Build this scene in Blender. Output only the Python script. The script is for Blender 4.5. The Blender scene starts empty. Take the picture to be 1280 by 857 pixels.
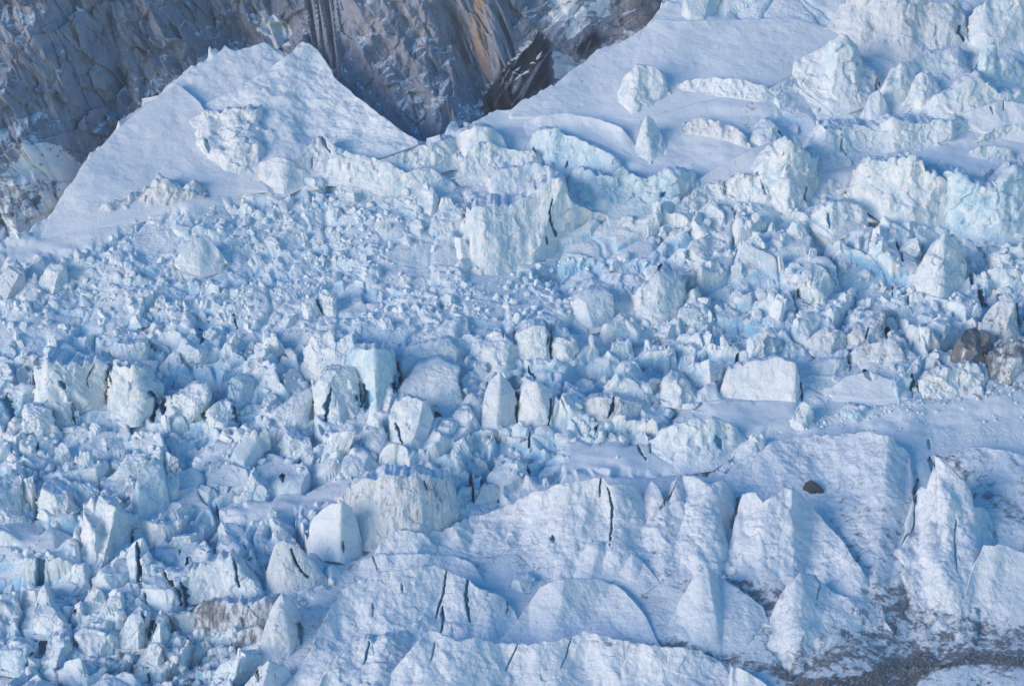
import bpy, bmesh, math, random
import numpy as np
f4 = np.float32
STEP = 1.15
random.seed(7)
RNG = np.random.default_rng(11)
sc = bpy.context.scene
COL = sc.collection

# ------------------------------------------------------------------ camera geometry
PITCH = math.radians(-10.0)
CAM = np.array([0.0, 0.0, 520.0])
FWD = np.array([0.0, math.cos(PITCH), math.sin(PITCH)])
UPV = np.array([0.0, -math.sin(PITCH), math.cos(PITCH)])
S = 0.00025         # tangent of the view angle per pixel
CX, CY = 640.0, 428.5

def world(px, py, D):
    """the point of the valley that lies D metres out on the line of sight of a spot of the survey photo"""
    px = np.asarray(px, float); py = np.asarray(py, float); D = np.asarray(D, float)
    a = (px - CX) * S; b = (CY - py) * S
    P = np.empty(np.broadcast(px, py, D).shape + (3,))
    P[..., 0] = D * a
    P[..., 1] = D * (FWD[1] + b * UPV[1])
    P[..., 2] = CAM[2] + D * (FWD[2] + b * UPV[2])
    return P

# ------------------------------------------------------------------ noise (numpy)
_T = np.random.default_rng(3).random((4, 65536)).astype(f4)
def _h(ix, iy, iz, seed):
    k = (ix * 73856093) ^ (iy * 19349663) ^ (iz * 83492791) ^ (seed * 2654435)
    k = (k ^ (k >> 13)) * 1274126177
    return (k ^ (k >> 16)) & 65535

def vnoise(p, scale, seed=0):
    q = p / scale
    i = np.floor(q).astype(np.int64); f = (q - i).astype(f4)
    f = f * f * f * (f * (f * 6 - 15) + 10)
    out = np.zeros(p.shape[0], f4)
    for dx in (0, 1):
        wx = f[:, 0] if dx else 1 - f[:, 0]
        for dy in (0, 1):
            wy = wx * (f[:, 1] if dy else 1 - f[:, 1])
            for dz in (0, 1):
                w = wy * (f[:, 2] if dz else 1 - f[:, 2])
                out += w * _T[0][_h(i[:, 0] + dx, i[:, 1] + dy, i[:, 2] + dz, seed)]
    return out * 2 - 1

_RM = np.linalg.qr(np.random.default_rng(9).normal(size=(3, 3)))[0]
def facets(p, scale, seed=0):
    """flat planes meeting in creases: linear interpolation on a skewed tetrahedral lattice"""
    q = (p @ _RM) / scale
    q = q + q.sum(1, keepdims=True) / 3.0
    i = np.floor(q).astype(np.int64); f = q - i
    o = np.argsort(-f, axis=1)
    fs = np.take_along_axis(f, o, 1)
    c = i.copy(); val = (1 - fs[:, 0]) * _T[0][_h(c[:, 0], c[:, 1], c[:, 2], seed)]
    r = np.arange(len(q))
    for k in range(3):
        c[r, o[:, k]] += 1
        w = fs[:, k] - (fs[:, k + 1] if k < 2 else 0)
        val += w * _T[0][_h(c[:, 0], c[:, 1], c[:, 2], seed)]
    return (val * 2 - 1).astype(f4)

def fbm(p, scale, octs=4, seed=0, gain=0.5):
    o = np.zeros(p.shape[0], f4); a = 1.0; t = 0
    for k in range(octs):
        o += a * vnoise(p, scale / 2 ** k, seed + 17 * k); t += a; a *= gain
    return o / t

def chips(p, cell, seed=0, tilt=0.7, jit=0.8):
    """angular facets: each cell of a jittered grid is a tilted plane at its own height; also the distance to the nearest crack"""
    q = (p / cell).astype(f4)
    i0 = np.floor(q - 0.5).astype(np.int64)
    n = p.shape[0]
    f1 = np.full(n, 9, f4); f2 = np.full(n, 9, f4); val = np.zeros(n, f4); hid = np.zeros(n, np.int64)
    for dx in (0, 1):
        for dy in (0, 1):
            for dz in (0, 1):
                a = i0[:, 0] + dx; b = i0[:, 1] + dy; c = i0[:, 2] + dz
                h = _h(a, b, c, seed)
                rx = q[:, 0] - (a + 0.5 + jit * (_T[1][h] - 0.5))
                ry = q[:, 1] - (b + 0.5 + jit * (_T[2][h] - 0.5))
                rz = q[:, 2] - (c + 0.5 + jit * (_T[3][h] - 0.5))
                d = rx * rx + ry * ry + rz * rz
                h2 = (h * 7919 + 13) & 65535
                v = (_T[0][h] * 2 - 1) + tilt * 2 * (rx * (_T[1][h2] - .5) + ry * (_T[2][h2] - .5) + rz * (_T[3][h2] - .5)) * 2
                m = d < f1
                f2 = np.where(m, f1, np.minimum(f2, d))
                val = np.where(m, v, val); hid = np.where(m, h, hid)
                f1 = np.where(m, d, f1)
    return val, np.sqrt(f2) - np.sqrt(f1), hid

def sstep(a, b, x):
    t = np.clip((x - a) / (b - a), 0, 1); return t * t * (3 - 2 * t)

# ------------------------------------------------------------------ zone masks (soft polygons on a coarse grid)
GX0, GX1, GY0, GY1, GS = -140, 1420, -120, 960, 4
_gx = np.arange(GX0, GX1 + 1, GS, dtype=float); _gy = np.arange(GY0, GY1 + 1, GS, dtype=float)
_GX, _GY = np.meshgrid(_gx, _gy)

def signed_poly(poly, _GX=None, _GY=None):
    if _GX is None: _GX, _GY = globals()['_GX'], globals()['_GY']
    d = np.full(_GX.shape, 1e9); ins = np.zeros(_GX.shape, bool); n = len(poly)
    for k in range(n):
        x0, y0 = poly[k]; x1, y1 = poly[(k + 1) % n]
        ex, ey = x1 - x0, y1 - y0; L = ex * ex + ey * ey + 1e-9
        t = np.clip(((_GX - x0) * ex + (_GY - y0) * ey) / L, 0, 1)
        d = np.minimum(d, np.hypot(_GX - x0 - t * ex, _GY - y0 - t * ey))
        c = ((y0 > _GY) != (y1 > _GY)) & (_GX < (x1 - x0) * (_GY - y0) / (y1 - y0 + 1e-12) + x0)
        ins ^= c
    return np.where(ins, d, -d)

def zone(polys, feather=25):
    m = np.zeros(_GX.shape)
    for p in polys:
        m = np.maximum(m, sstep(-feather, feather, signed_poly(p)))
    return m

def samp(grid, px, py):
    x = np.clip((np.asarray(px, float) - GX0) / GS, 0, len(_gx) - 1.001)
    y = np.clip((np.asarray(py, float) - GY0) / GS, 0, len(_gy) - 1.001)
    i = x.astype(int); j = y.astype(int); fx = x - i; fy = y - j
    return ((grid[j, i] * (1 - fx) + grid[j, i + 1] * fx) * (1 - fy) + (grid[j + 1, i] * (1 - fx) + grid[j + 1, i + 1] * fx) * fy).astype(f4)

def seg_dist(px, py, pts):
    """distance to a polyline and position 0..1 along it"""
    pts = np.asarray(pts, float); best = np.full(px.shape, 1e9); tt = np.zeros(px.shape)
    L = np.r_[0, np.cumsum(np.hypot(*np.diff(pts, axis=0).T))]
    for k in range(len(pts) - 1):
        e = pts[k + 1] - pts[k]; l2 = e @ e + 1e-9
        t = np.clip(((px - pts[k, 0]) * e[0] + (py - pts[k, 1]) * e[1]) / l2, 0, 1)
        d = np.hypot(px - pts[k, 0] - t * e[0], py - pts[k, 1] - t * e[1])
        m = d < best; best = np.where(m, d, best)
        tt = np.where(m, (L[k] + t * np.sqrt(l2)) / L[-1], tt)
    return best, tt

# ------------------------------------------------------------------ linking
def tag(o, label=None, cat=None, group=None, kind=None):
    if label: o['label'] = label
    if cat: o['category'] = cat
    if group: o['group'] = group
    if kind: o['kind'] = kind
    return o

def mesh_from(name, V, F, mat, parent=None, attrs=None, smooth=True, origin=None):
    """V: (n,3) world points, F: (m,4) or (m,3) index array"""
    me = bpy.data.meshes.new(name)
    V = np.asarray(V, f4)
    if origin is not None: V = V - np.asarray(origin, f4)
    k = F.shape[1]
    me.vertices.add(len(V)); me.vertices.foreach_set('co', np.ascontiguousarray(V).ravel())
    me.loops.add(F.size); me.loops.foreach_set('vertex_index', np.ascontiguousarray(F, dtype=np.int32).ravel())
    me.polygons.add(len(F)); me.polygons.foreach_set('loop_start', np.arange(0, F.size, k, dtype=np.int32))
    me.update(calc_edges=True)
    me.polygons.foreach_set('use_smooth', np.full(len(F), bool(smooth)))
    for an, av in (attrs or {}).items():
        at = me.attributes.new(an, 'FLOAT', 'POINT'); at.data.foreach_set('value', np.asarray(av, f4))
    me.materials.append(mat)
    o = bpy.data.objects.new(name, me); COL.objects.link(o)
    if parent is not None: o.parent = parent
    elif origin is not None: o.location = [float(c) for c in origin]
    return o

def grid_faces(ny, nx):
    idx = np.arange(ny * nx).reshape(ny, nx)
    return np.stack([idx[:-1, :-1], idx[:-1, 1:], idx[1:, 1:], idx[1:, :-1]], -1).reshape(-1, 4)

def compact(V, F, attrs):
    used = np.unique(F); m = np.full(len(V), -1, np.int64); m[used] = np.arange(len(used))
    return V[used], m[F], {k: v[used] for k, v in attrs.items()}

def grid_normals(P):
    du = np.gradient(P, axis=1); dv = np.gradient(P, axis=0)
    n = np.cross(du, dv); n /= np.linalg.norm(n, axis=-1, keepdims=True) + 1e-9
    flip = (n @ FWD) > 0
    n[flip] *= -1
    return n

def blur(A, k):
    """box blur along both grid axes, done twice"""
    for _ in range(2):
        for ax in (0, 1):
            c = np.cumsum(np.concatenate([np.repeat(np.take(A, [0], ax), k + 1, ax), A, np.repeat(np.take(A, [-1], ax), k, ax)], ax), ax)
            n = A.shape[ax]
            A = (np.take(c, np.arange(2 * k + 1, 2 * k + 1 + n), ax) - np.take(c, np.arange(0, n), ax)) / (2 * k + 1)
    return A

# ------------------------------------------------------------------ materials
class NT:
    def __init__(s, name):
        s.m = bpy.data.materials.new(name); s.m.use_nodes = True
        s.t = s.m.node_tree; s.t.nodes.clear()
    def n(s, typ, **kw):
        nd = s.t.nodes.new(typ)
        for k, v in kw.items():
            if k.startswith('i_'):
                nd.inputs[k[2:].replace('_', ' ')].default_value = v
            else: setattr(nd, k, v)
        return nd
    def l(s, a, b): s.t.links.new(a, b)
    def math(s, op, a, b=None, clamp=False):
        nd = s.n('ShaderNodeMath', operation=op, use_clamp=clamp)
        for i, v in enumerate((a, b)):
            if v is None: continue
            if isinstance(v, (int, float)): nd.inputs[i].default_value = v
            else: s.l(v, nd.inputs[i])
        return nd.outputs[0]
    def ramp(s, fac, a, b, c0=0.0, c1=1.0):
        nd = s.n('ShaderNodeMapRange', interpolation_type='SMOOTHSTEP')
        s.l(fac, nd.inputs[0]); nd.inputs[1].default_value = a; nd.inputs[2].default_value = b
        nd.inputs[3].default_value = c0; nd.inputs[4].default_value = c1
        return nd.outputs[0]
    def mix(s, fac, a, b):
        nd = s.n('ShaderNodeMix', data_type='RGBA')
        if isinstance(fac, (int, float)): nd.inputs[0].default_value = fac
        else: s.l(fac, nd.inputs[0])
        for k, v in ((6, a), (7, b)):
            if isinstance(v, tuple): nd.inputs[k].default_value = (*v, 1)
            else: s.l(v, nd.inputs[k])
        return nd.outputs[2]
    def noise(s, vec, scale, detail=4, rough=0.55, dist=0.0, typ='FBM'):
        nd = s.n('ShaderNodeTexNoise', noise_dimensions='3D', noise_type=typ)
        nd.inputs['Scale'].default_value = scale; nd.inputs['Detail'].default_value = detail
        nd.inputs['Roughness'].default_value = rough; nd.inputs['Distortion'].default_value = dist
        if vec is not None: s.l(vec, nd.inputs['Vector'])
        return nd.outputs['Fac']
    def voro(s, vec, scale, feature='DISTANCE_TO_EDGE'):
        nd = s.n('ShaderNodeTexVoronoi', voronoi_dimensions='3D', feature=feature)
        nd.inputs['Scale'].default_value = scale
        if vec is not None: s.l(vec, nd.inputs['Vector'])
        return nd.outputs['Distance']
    def stretch(s, vec, v):
        nd = s.n('ShaderNodeMapping'); nd.inputs['Scale'].default_value = v; s.l(vec, nd.inputs['Vector']); return nd.outputs[0]
    def attr(s, name):
        return s.n('ShaderNodeAttribute', attribute_name=name).outputs['Fac']
    def bump(s, h, dist, strength=1.0, nrm=None):
        nd = s.n('ShaderNodeBump'); nd.inputs['Strength'].default_value = strength; nd.inputs['Distance'].default_value = dist
        s.l(h, nd.inputs['Height'])
        if nrm is not None: s.l(nrm, nd.inputs['Normal'])
        return nd.outputs[0]
    def out(s, col, rough=0.6, nrm=None, spec=0.25):
        b = s.n('ShaderNodeBsdfPrincipled'); o = s.n('ShaderNodeOutputMaterial')
        if isinstance(col, tuple): b.inputs['Base Color'].default_value = (*col, 1)
        else: s.l(col, b.inputs['Base Color'])
        if isinstance(rough, (int, float)): b.inputs['Roughness'].default_value = rough
        else: s.l(rough, b.inputs['Roughness'])
        b.inputs['Specular IOR Level'].default_value = spec; b.inputs['IOR'].default_value = 1.31
        if nrm is not None: s.l(nrm, b.inputs['Normal'])
        s.l(b.outputs[0], o.inputs[0]); return s.m

SNOW = (0.80, 0.86, 0.92)
def ice_material(name, ice_a, ice_b, deep, dirt_bias=0.0, strata=0.0, flute=0.0, chipb=0.5, lump=0.45, fleck=0.7, crack=0.0, snow_lo=0.55, snow_hi=0.82, blue_bias=0.0, grime=(0.125, 0.135, 0.165)):
    t = NT(name)
    geo = t.n('ShaderNodeNewGeometry'); pos = geo.outputs['Position']
    sep = t.n('ShaderNodeSeparateXYZ'); t.l(geo.outputs['Normal'], sep.inputs[0])
    nz = sep.outputs['Z']
    n_big = t.noise(pos, 0.035, 3, 0.6); n_mid = t.noise(pos, 0.16, 4, 0.62)
    col = t.mix(t.ramp(n_mid, 0.35, 0.65), ice_a, ice_b)
    # veins and pockets of clear old ice
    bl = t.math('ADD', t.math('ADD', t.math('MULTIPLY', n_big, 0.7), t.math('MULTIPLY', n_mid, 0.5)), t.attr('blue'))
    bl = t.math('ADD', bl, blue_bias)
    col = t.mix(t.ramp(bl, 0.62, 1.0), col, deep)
    # snow lies where the face is flat enough to hold it
    sn = t.math('ADD', nz, t.math('MULTIPLY', t.math('SUBTRACT', n_mid, 0.5), 0.5))
    col = t.mix(t.ramp(sn, snow_lo, snow_hi), col, SNOW)
    if strata:
        w = t.noise(t.stretch(pos, (0.045, 0.045, 1.0)), 0.45, 4, 0.65)
        col = t.mix(t.ramp(w, 0.50, 0.68, 0.0, strata), col, (0.58, 0.68, 0.77))
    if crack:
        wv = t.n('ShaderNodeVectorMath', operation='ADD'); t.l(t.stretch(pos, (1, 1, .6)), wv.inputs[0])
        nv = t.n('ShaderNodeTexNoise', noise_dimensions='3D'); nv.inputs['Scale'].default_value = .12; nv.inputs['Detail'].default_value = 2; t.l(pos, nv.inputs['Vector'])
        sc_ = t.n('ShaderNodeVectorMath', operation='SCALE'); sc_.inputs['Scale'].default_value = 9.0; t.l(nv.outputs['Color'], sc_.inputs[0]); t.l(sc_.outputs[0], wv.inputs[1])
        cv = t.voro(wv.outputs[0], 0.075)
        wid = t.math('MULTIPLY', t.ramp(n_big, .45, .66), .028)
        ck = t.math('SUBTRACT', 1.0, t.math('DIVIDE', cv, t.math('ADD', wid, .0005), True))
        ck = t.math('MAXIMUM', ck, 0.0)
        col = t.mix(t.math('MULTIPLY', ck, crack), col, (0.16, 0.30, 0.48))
    hn = t.noise(pos, 0.42, 5, 0.66)
    # grit
    d = t.math('ADD', t.attr('dirt'), dirt_bias)
    stretchy = t.noise(t.stretch(pos, (1.0, 1.0, 0.4)), 0.20, 6, 0.7, 0.5)
    dd = t.math('ADD', d, t.math('MULTIPLY', t.math('SUBTRACT', stretchy, 0.5), 2.6))
    col = t.mix(t.ramp(dd, 0.30, 0.80, 0.0, 0.9), col, grime)
    speck = t.ramp(stretchy, 0.60, 0.74, 0.0, 0.30)
    col = t.mix(speck, col, (0.36, 0.37, 0.44))
    fl_ = t.ramp(t.math('ADD', hn, t.math('MULTIPLY', t.math('SUBTRACT', stretchy, .5), .35)), 0.675, 0.735, 0.0, fleck)
    col = t.mix(fl_, col, (0.20, 0.23, 0.31))
    # relief: one height for one bump
    h = t.math('MULTIPLY', hn, lump)
    if chipb:
        h = t.math('ADD', h, t.math('MULTIPLY', t.math('MINIMUM', t.voro(pos, 0.32), 0.2), chipb))
    if flute:
        h = t.math('ADD', h, t.math('MULTIPLY', t.noise(t.stretch(pos, (1.0, 1.0, 0.12)), 0.40, 3, 0.6, 0.3), flute))
    if strata:
        h = t.math('ADD', h, t.math('MULTIPLY', w, strata * .4))
    return t.out(col, 0.6, t.bump(h, 1.5, 1.0), 0.15)

M = {}
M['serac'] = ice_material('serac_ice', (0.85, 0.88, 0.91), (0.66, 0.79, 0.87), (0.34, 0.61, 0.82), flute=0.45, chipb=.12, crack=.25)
M['rubble'] = ice_material('rubble_ice', (0.85, 0.88, 0.91), (0.61, 0.77, 0.88), (0.32, 0.60, 0.82), chipb=.35)
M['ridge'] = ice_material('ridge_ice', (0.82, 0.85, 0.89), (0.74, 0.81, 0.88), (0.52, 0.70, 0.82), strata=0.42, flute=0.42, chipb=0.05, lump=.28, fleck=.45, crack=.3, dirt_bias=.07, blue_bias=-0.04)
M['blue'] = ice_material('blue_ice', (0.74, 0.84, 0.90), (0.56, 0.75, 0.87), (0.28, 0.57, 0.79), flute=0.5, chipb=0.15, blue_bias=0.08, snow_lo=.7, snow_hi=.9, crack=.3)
M['dirty'] = ice_material('dirty_ice', (0.74, 0.78, 0.83), (0.64, 0.71, 0.79), (0.42, 0.56, 0.70), dirt_bias=0.27, flute=0.6, chipb=.2)
M['snow'] = ice_material('snow_cover', (0.80, 0.86, 0.92), (0.76, 0.83, 0.90), (0.62, 0.76, 0.87), chipb=0.0, lump=.30, fleck=.15, blue_bias=-0.05, snow_lo=.2, snow_hi=.5)

def cap_material():
    t = NT('wind_packed_snow'); geo = t.n('ShaderNodeNewGeometry'); pos = geo.outputs['Position']
    n = t.noise(pos, 0.12, 5, 0.6)
    col = t.mix(t.ramp(n, 0.4, 0.65), (0.80, 0.86, 0.92), (0.75, 0.82, 0.90))
    nrm = t.bump(t.noise(t.stretch(pos, (1, 0.4, 1)), 0.3, 4, 0.6), 1.2, 0.25)
    return t.out(col, 0.7, nrm, 0.12)
M['cap'] = cap_material()

def rock_material():
    t = NT('cliff_rock'); geo = t.n('ShaderNodeNewGeometry'); pos = geo.outputs['Position']
    sep = t.n('ShaderNodeSeparateXYZ'); t.l(geo.outputs['Normal'], sep.inputs[0]); nz = sep.outputs['Z']
    st = t.n('ShaderNodeMapping'); st.inputs['Rotation'].default_value = (0, 0.5, 0); st.inputs['Scale'].default_value = (1, 1, 0.3); t.l(pos, st.inputs['Vector'])
    n1 = t.noise(pos, 0.03, 6, 0.65, 0.8); n2 = t.noise(st.outputs[0], 0.16, 6, 0.65, 0.5); n3 = t.noise(pos, 0.8, 4, 0.6)
    col = t.mix(t.ramp(n1, 0.38, 0.62), (0.22, 0.26, 0.35), (0.33, 0.365, 0.46))
    col = t.mix(t.ramp(n2, 0.42, 0.66, 0, 0.75), col, (0.36, 0.385, 0.47))
    col = t.mix(t.ramp(n2, 0.30, 0.42, 0.8, 0.0), col, (0.055, 0.075, 0.12))
    col = t.mix(t.math('MULTIPLY', t.attr('rust'), t.ramp(n2, 0.35, 0.6, 0.25, 1.0)), col, (0.42, 0.28, 0.17))
    jt = t.voro(st.outputs[0], 0.13)
    col = t.mix(t.ramp(jt, 0.0, 0.03, 0.4, 0.0), col, (0.05, 0.06, 0.085))
    col = t.mix(t.attr('slate'), col, (0.035, 0.042, 0.058))
    s = t.math('ADD', t.attr('snowy'), t.math('MULTIPLY', t.math('SUBTRACT', n2, 0.5), .7))
    s2 = t.math('ADD', s, t.math('MULTIPLY', t.math('SUBTRACT', t.noise(t.stretch(pos, (0.55, 0.55, 1.5)), 0.13, 5, 0.62), 0.5), 1.6))
    ledge = t.ramp(t.math('ADD', nz, t.math('MULTIPLY', t.math('SUBTRACT', n1, 0.5), 0.7)), 0.70, 0.82)
    sm = t.math('MAXIMUM', t.ramp(s2, 0.45, 0.62), t.math('MULTIPLY', ledge, 0.9))
    col = t.mix(sm, col, SNOW)
    h = t.noise(st.outputs[0], 0.3, 8, 0.68, 0.3)
    nrm = t.bump(h, 2.0, 0.7)
    
    return t.out(col, 0.8, nrm, 0.2)
M['rock'] = rock_material()

def stone_material(name, a, b):
    t = NT(name); geo = t.n('ShaderNodeNewGeometry'); pos = geo.outputs['Position']
    n = t.noise(pos, 0.5, 5, 0.7); n2 = t.noise(pos, 0.12, 3, 0.6)
    col = t.mix(t.ramp(n, 0.35, 0.65), a, b)
    rnd = geo.outputs['Random Per Island']
    col = t.mix(t.ramp(rnd, 0.0, 1.0, 0.0, 0.6), col, (0.10, 0.105, 0.12))
    col = t.mix(t.ramp(n2, 0.62, 0.70, 0, 0.6), col, (0.75, 0.77, 0.8))
    return t.out(col, 0.85, t.bump(n, 1.0, 0.8), 0.2)
M['stone'] = stone_material('moraine_stone', (0.25, 0.245, 0.25), (0.17, 0.175, 0.19))
M['boulder'] = stone_material('boulder_stone', (0.11, 0.12, 0.145), (0.05, 0.055, 0.07))
# ------------------------------------------------------------------ the ice forms one can tell apart, traced tile by tile
TILE = {'a': 0.0, 'b': 425.0, 'c': 850.0}; ROW = {'1': 0.0, '2': 285.0, '3': 567.0}
FEATS = []
def F(name, cat, tile, label, T, B, ref=None, **kw):
    ox, oy = (TILE[tile[0]], ROW[tile[1]]) if tile else (0.0, 0.0)
    k = 2.956 if tile else 1.0
    FEATS.append(dict(name=name, cat=cat, label=label, ref=ref,
                      T=[(ox + x / k, oy + y / k) for x, y in T], B=[(ox + x / k, oy + y / k) for x, y in B], **kw))

# --- upper left: snow banks under the rock wall
F('snow_cone', 'snow cone', '', 'broad smooth avalanche cone of snow banked against the grey rock wall',
  [(52, 292), (75, 248), (100, 215), (140, 168), (165, 146), (195, 122), (222, 104), (250, 128), (275, 170), (305, 205), (335, 235)],
  [(52, 300), (120, 285), (200, 262), (270, 245), (335, 240)], ref='the avalanche cone', f=.92, rough=.8, mat='snow', creases=[(215, 150, .03, .10)], smooth=26)
F('snow_bank', 'snow bank', 'a1', 'rough bank of avalanche snow climbing the rock wall to a bare rock patch',
  [(590, 350), (640, 300), (700, 260), (770, 235), (830, 172), (870, 190), (980, 158), (1050, 208)],
  [(600, 420), (700, 440), (760, 400), (850, 355), (940, 300), (1050, 230)], f=.85, rough=1.6, mat='snow', dirt=.05)
F('snow_peak', 'snow peak', 'a1', 'rounded snow peak with a pale blunt cap rising in front of the cliff',
  [(680, 430), (760, 385), (850, 345), (960, 275), (1070, 202), (1096, 171), (1116, 156), (1142, 158), (1166, 178), (1196, 222), (1232, 282), (1270, 318), (1400, 420), (1480, 478), (1545, 522)],
  [(680, 445), (790, 520), (870, 620), (960, 680), (1060, 650), (1180, 610), (1300, 600), (1420, 580), (1545, 535)], ref='the rounded snow peak', f=0.84, rough=2.6, mat='snow', creases=[(385, 330, .08, .12)], smooth=20)
F('serac', 'serac', 'a1', 'low blue-pocketed ice scarp on the flank of the rounded snow peak',
  [(690, 440), (760, 415), (870, 400), (960, 405), (1000, 470)], [(700, 500), (760, 570), (830, 620), (900, 645), (960, 610), (1000, 560)], f=0.75, rough=2.6, blend=1, mat='ridge', top=8)
F('serac', 'serac', 'a1', 'pale hollowed ice shoulder with a blue slit under the rounded snow peak',
  [(960, 600), (1020, 580), (1090, 600), (1160, 520), (1200, 500), (1240, 540), (1290, 560)], [(960, 660), (1050, 690), (1130, 650), (1230, 640), (1290, 610)], f=0.5, rough=1.3, blend=1, mat='ridge')
F('ice_block', 'ice block', 'a1', 'flat dirty-fronted snow ledge at the foot of the avalanche cone',
  [(360, 770), (440, 735), (520, 705), (590, 663), (640, 690), (720, 675), (760, 700)], [(370, 790), (450, 775), (560, 760), (650, 745), (760, 730)], f=.25, rough=2, blend=1, mat='dirty', top=6)

# --- upper middle
F('serac', 'serac', 'b1', 'pale rounded ice knob right under the gully between cliff and peak',
  [(415, 510), (440, 485), (500, 467), (560, 468), (600, 500)], [(425, 580), (490, 640), (550, 650), (600, 590)], f=.35, rough=0.8, blend=1, mat='serac', top=14)
F('serac', 'serac', 'b1', 'long curved blue ice scarp below the smooth snow saddle',
  [(715, 495), (745, 478), (800, 480), (870, 505), (950, 545), (1030, 590)], [(720, 560), (760, 590), (830, 600), (920, 640), (1030, 650)], f=.15, rough=1.0, blend=1, mat='blue', top=14, ref='the curved blue scarp')
F('serac', 'serac', 'b1', 'flat-topped ice step just behind the big serac wall',
  [(555, 665), (580, 630), (640, 620), (720, 605), (760, 615), (795, 636)], [(555, 750), (620, 745), (700, 715), (795, 690)], f=.15, rough=1.2, mat='serac', top=16)
F('serac', 'serac', 'b1', 'bluish broken ice wall above the deep hollow in the snow slope',
  [(865, 640), (900, 620), (960, 640), (1010, 650), (1050, 610), (1100, 655), (1170, 650), (1230, 640), (1300, 640)], [(865, 720), (950, 770), (1050, 760), (1150, 750), (1230, 745), (1300, 700)], f=.1, rough=1.8, blend=1, mat='blue', top=12)
F('serac', 'serac', '', 'great pale serac wall with a peaked snow crest and blue cracks',
  [(584, 259), (600, 257), (618, 257), (640, 256), (655, 250), (662, 243), (669, 237), (682, 229), (699, 225), (705, 231), (711, 247), (722, 257), (740, 263), (750, 266), (760, 272), (785, 276), (807, 285), (830, 304)],
  [(579, 352), (600, 350), (640, 338), (680, 322), (720, 318), (800, 320), (830, 325)], ref='the great serac wall', f=.10, rough=1.8, mat='serac', top=44, creases=[(703, 668, .16, .42), (592, 588, .8, .05)], flute=1.5)
F('ice_block', 'ice block', 'b1', 'sharp bright wedge of ice alone in the rubble left of the serac wall',
  [(290, 740), (300, 690), (320, 672), (350, 700), (375, 750)], [(290, 770), (330, 800), (375, 780)], f=.3, rough=1, mat='serac', creases=[(533, 540, .1, .8)])
F('serac', 'serac', 'b1', 'pale ice lump with a bluish notch where slope turns to rubble',
  [(60, 620), (100, 590), (180, 600), (240, 640), (330, 620), (420, 670)], [(60, 660), (150, 690), (250, 690), (330, 680), (420, 690)], f=.4, rough=1.2, blend=1, mat='serac', top=8)
F('serac', 'serac', 'b1', 'craggy white ice boulder standing alone on the smooth snow dome',
  [(1025, 345), (1060, 270), (1100, 238), (1160, 245), (1195, 285), (1208, 340)], [(1025, 370), (1080, 410), (1150, 385), (1208, 350)], f=.2, rough=1.6, blend=1, mat='serac', ref='the lone ice boulder')
F('serac', 'serac', 'b1', 'pale pyramid of ice at the lower edge of the snow dome',
  [(1085, 560), (1110, 470), (1130, 428), (1160, 440), (1190, 500), (1205, 560)], [(1085, 575), (1150, 590), (1205, 575)], f=.3, rough=1.0, blend=1, mat='serac', creases=[(807, 812, .1, .5)])

# --- upper right
F('snow_dome', 'snow dome', '', 'wide smooth snow dome filling the slope right of the cliff',
  [(640, 142), (660, 131), (690, 118), (720, 98), (745, 72), (790, 45), (820, 24), (850, 26), (905, 25), (985, 22), (1025, 32), (1050, 45)],
  [(640, 148), (700, 150), (745, 145), (800, 150), (900, 125), (960, 110), (1000, 88), (1050, 50)], ref='the smooth snow dome', f=.86, rough=.9, mat='snow', smooth=12, creases=[(860, 790, .12, .1)])
F('serac', 'serac', '', 'smooth square ice tower at the upper edge above the snow dome',
  [(852, 20), (856, -8), (876, -14), (904, -12), (907, 10)], [(852, 28), (876, 26), (907, 24)], f=.1, rough=.8, mat='serac', creases=[(876, 877, .05, .7)])
F('serac', 'serac', 'c1', 'dirty-flecked broken ice apron behind the snow dome crest',
  [(560, 70), (600, 10), (650, -20), (760, -30), (880, 0), (960, 10), (1015, 0), (1045, 50), (1050, 100)], [(560, 110), (640, 150), (740, 180), (840, 200), (950, 180), (1050, 150)], f=.35, rough=2.0, blend=1, mat='dirty', dirtv=-.22)
F('serac', 'serac', 'c1', 'tall rounded ice wall split by a dark blue cleft in the upper corner',
  [(1045, 130), (1050, 70), (1100, 30), (1170, -20), (1290, -30)], [(1045, 140), (1130, 180), (1200, 150), (1290, 120)], f=.15, rough=1.5, blend=1, mat='serac')
F('serac', 'serac', 'c1', 'big triangular serac with torn blue-white sides beneath the dome crest',
  [(420, 270), (450, 215), (500, 185), (570, 148), (610, 128), (650, 160), (680, 240), (715, 250), (740, 330)], [(420, 320), (500, 350), (560, 390), (620, 390), (700, 375), (740, 350)], f=.2, rough=2.2, blend=1, mat='serac', ref='the triangular serac', creases=[(1052, 1035, .15, .35)])
F('serac', 'serac', 'c1', 'long snow-topped slab sloping across the upper serac field',
  [(785, 255), (860, 215), (960, 190), (1035, 183), (1060, 230), (1068, 290)], [(785, 390), (840, 395), (900, 345), (980, 315), (1068, 300)], f=.3, rough=1.2, blend=1, mat='serac', top=8, creases=[(1125, 1122, .05, .3)])
F('serac', 'serac', 'c1', 'cracked rounded lump leaning on the long snow-topped slab',
  [(855, 330), (870, 285), (895, 268), (930, 268), (952, 325)], [(855, 385), (905, 405), (952, 350)], f=.2, rough=1.4, blend=1, mat='serac')
F('serac', 'serac', 'c1', 'knobby bluish tower pair at the right edge of the upper serac field',
  [(1090, 260), (1110, 200), (1132, 165), (1165, 160), (1180, 215), (1240, 215), (1275, 250)], [(1090, 300), (1150, 310), (1230, 285), (1275, 265)], f=.2, rough=1.8, blend=1, mat='blue')
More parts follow.
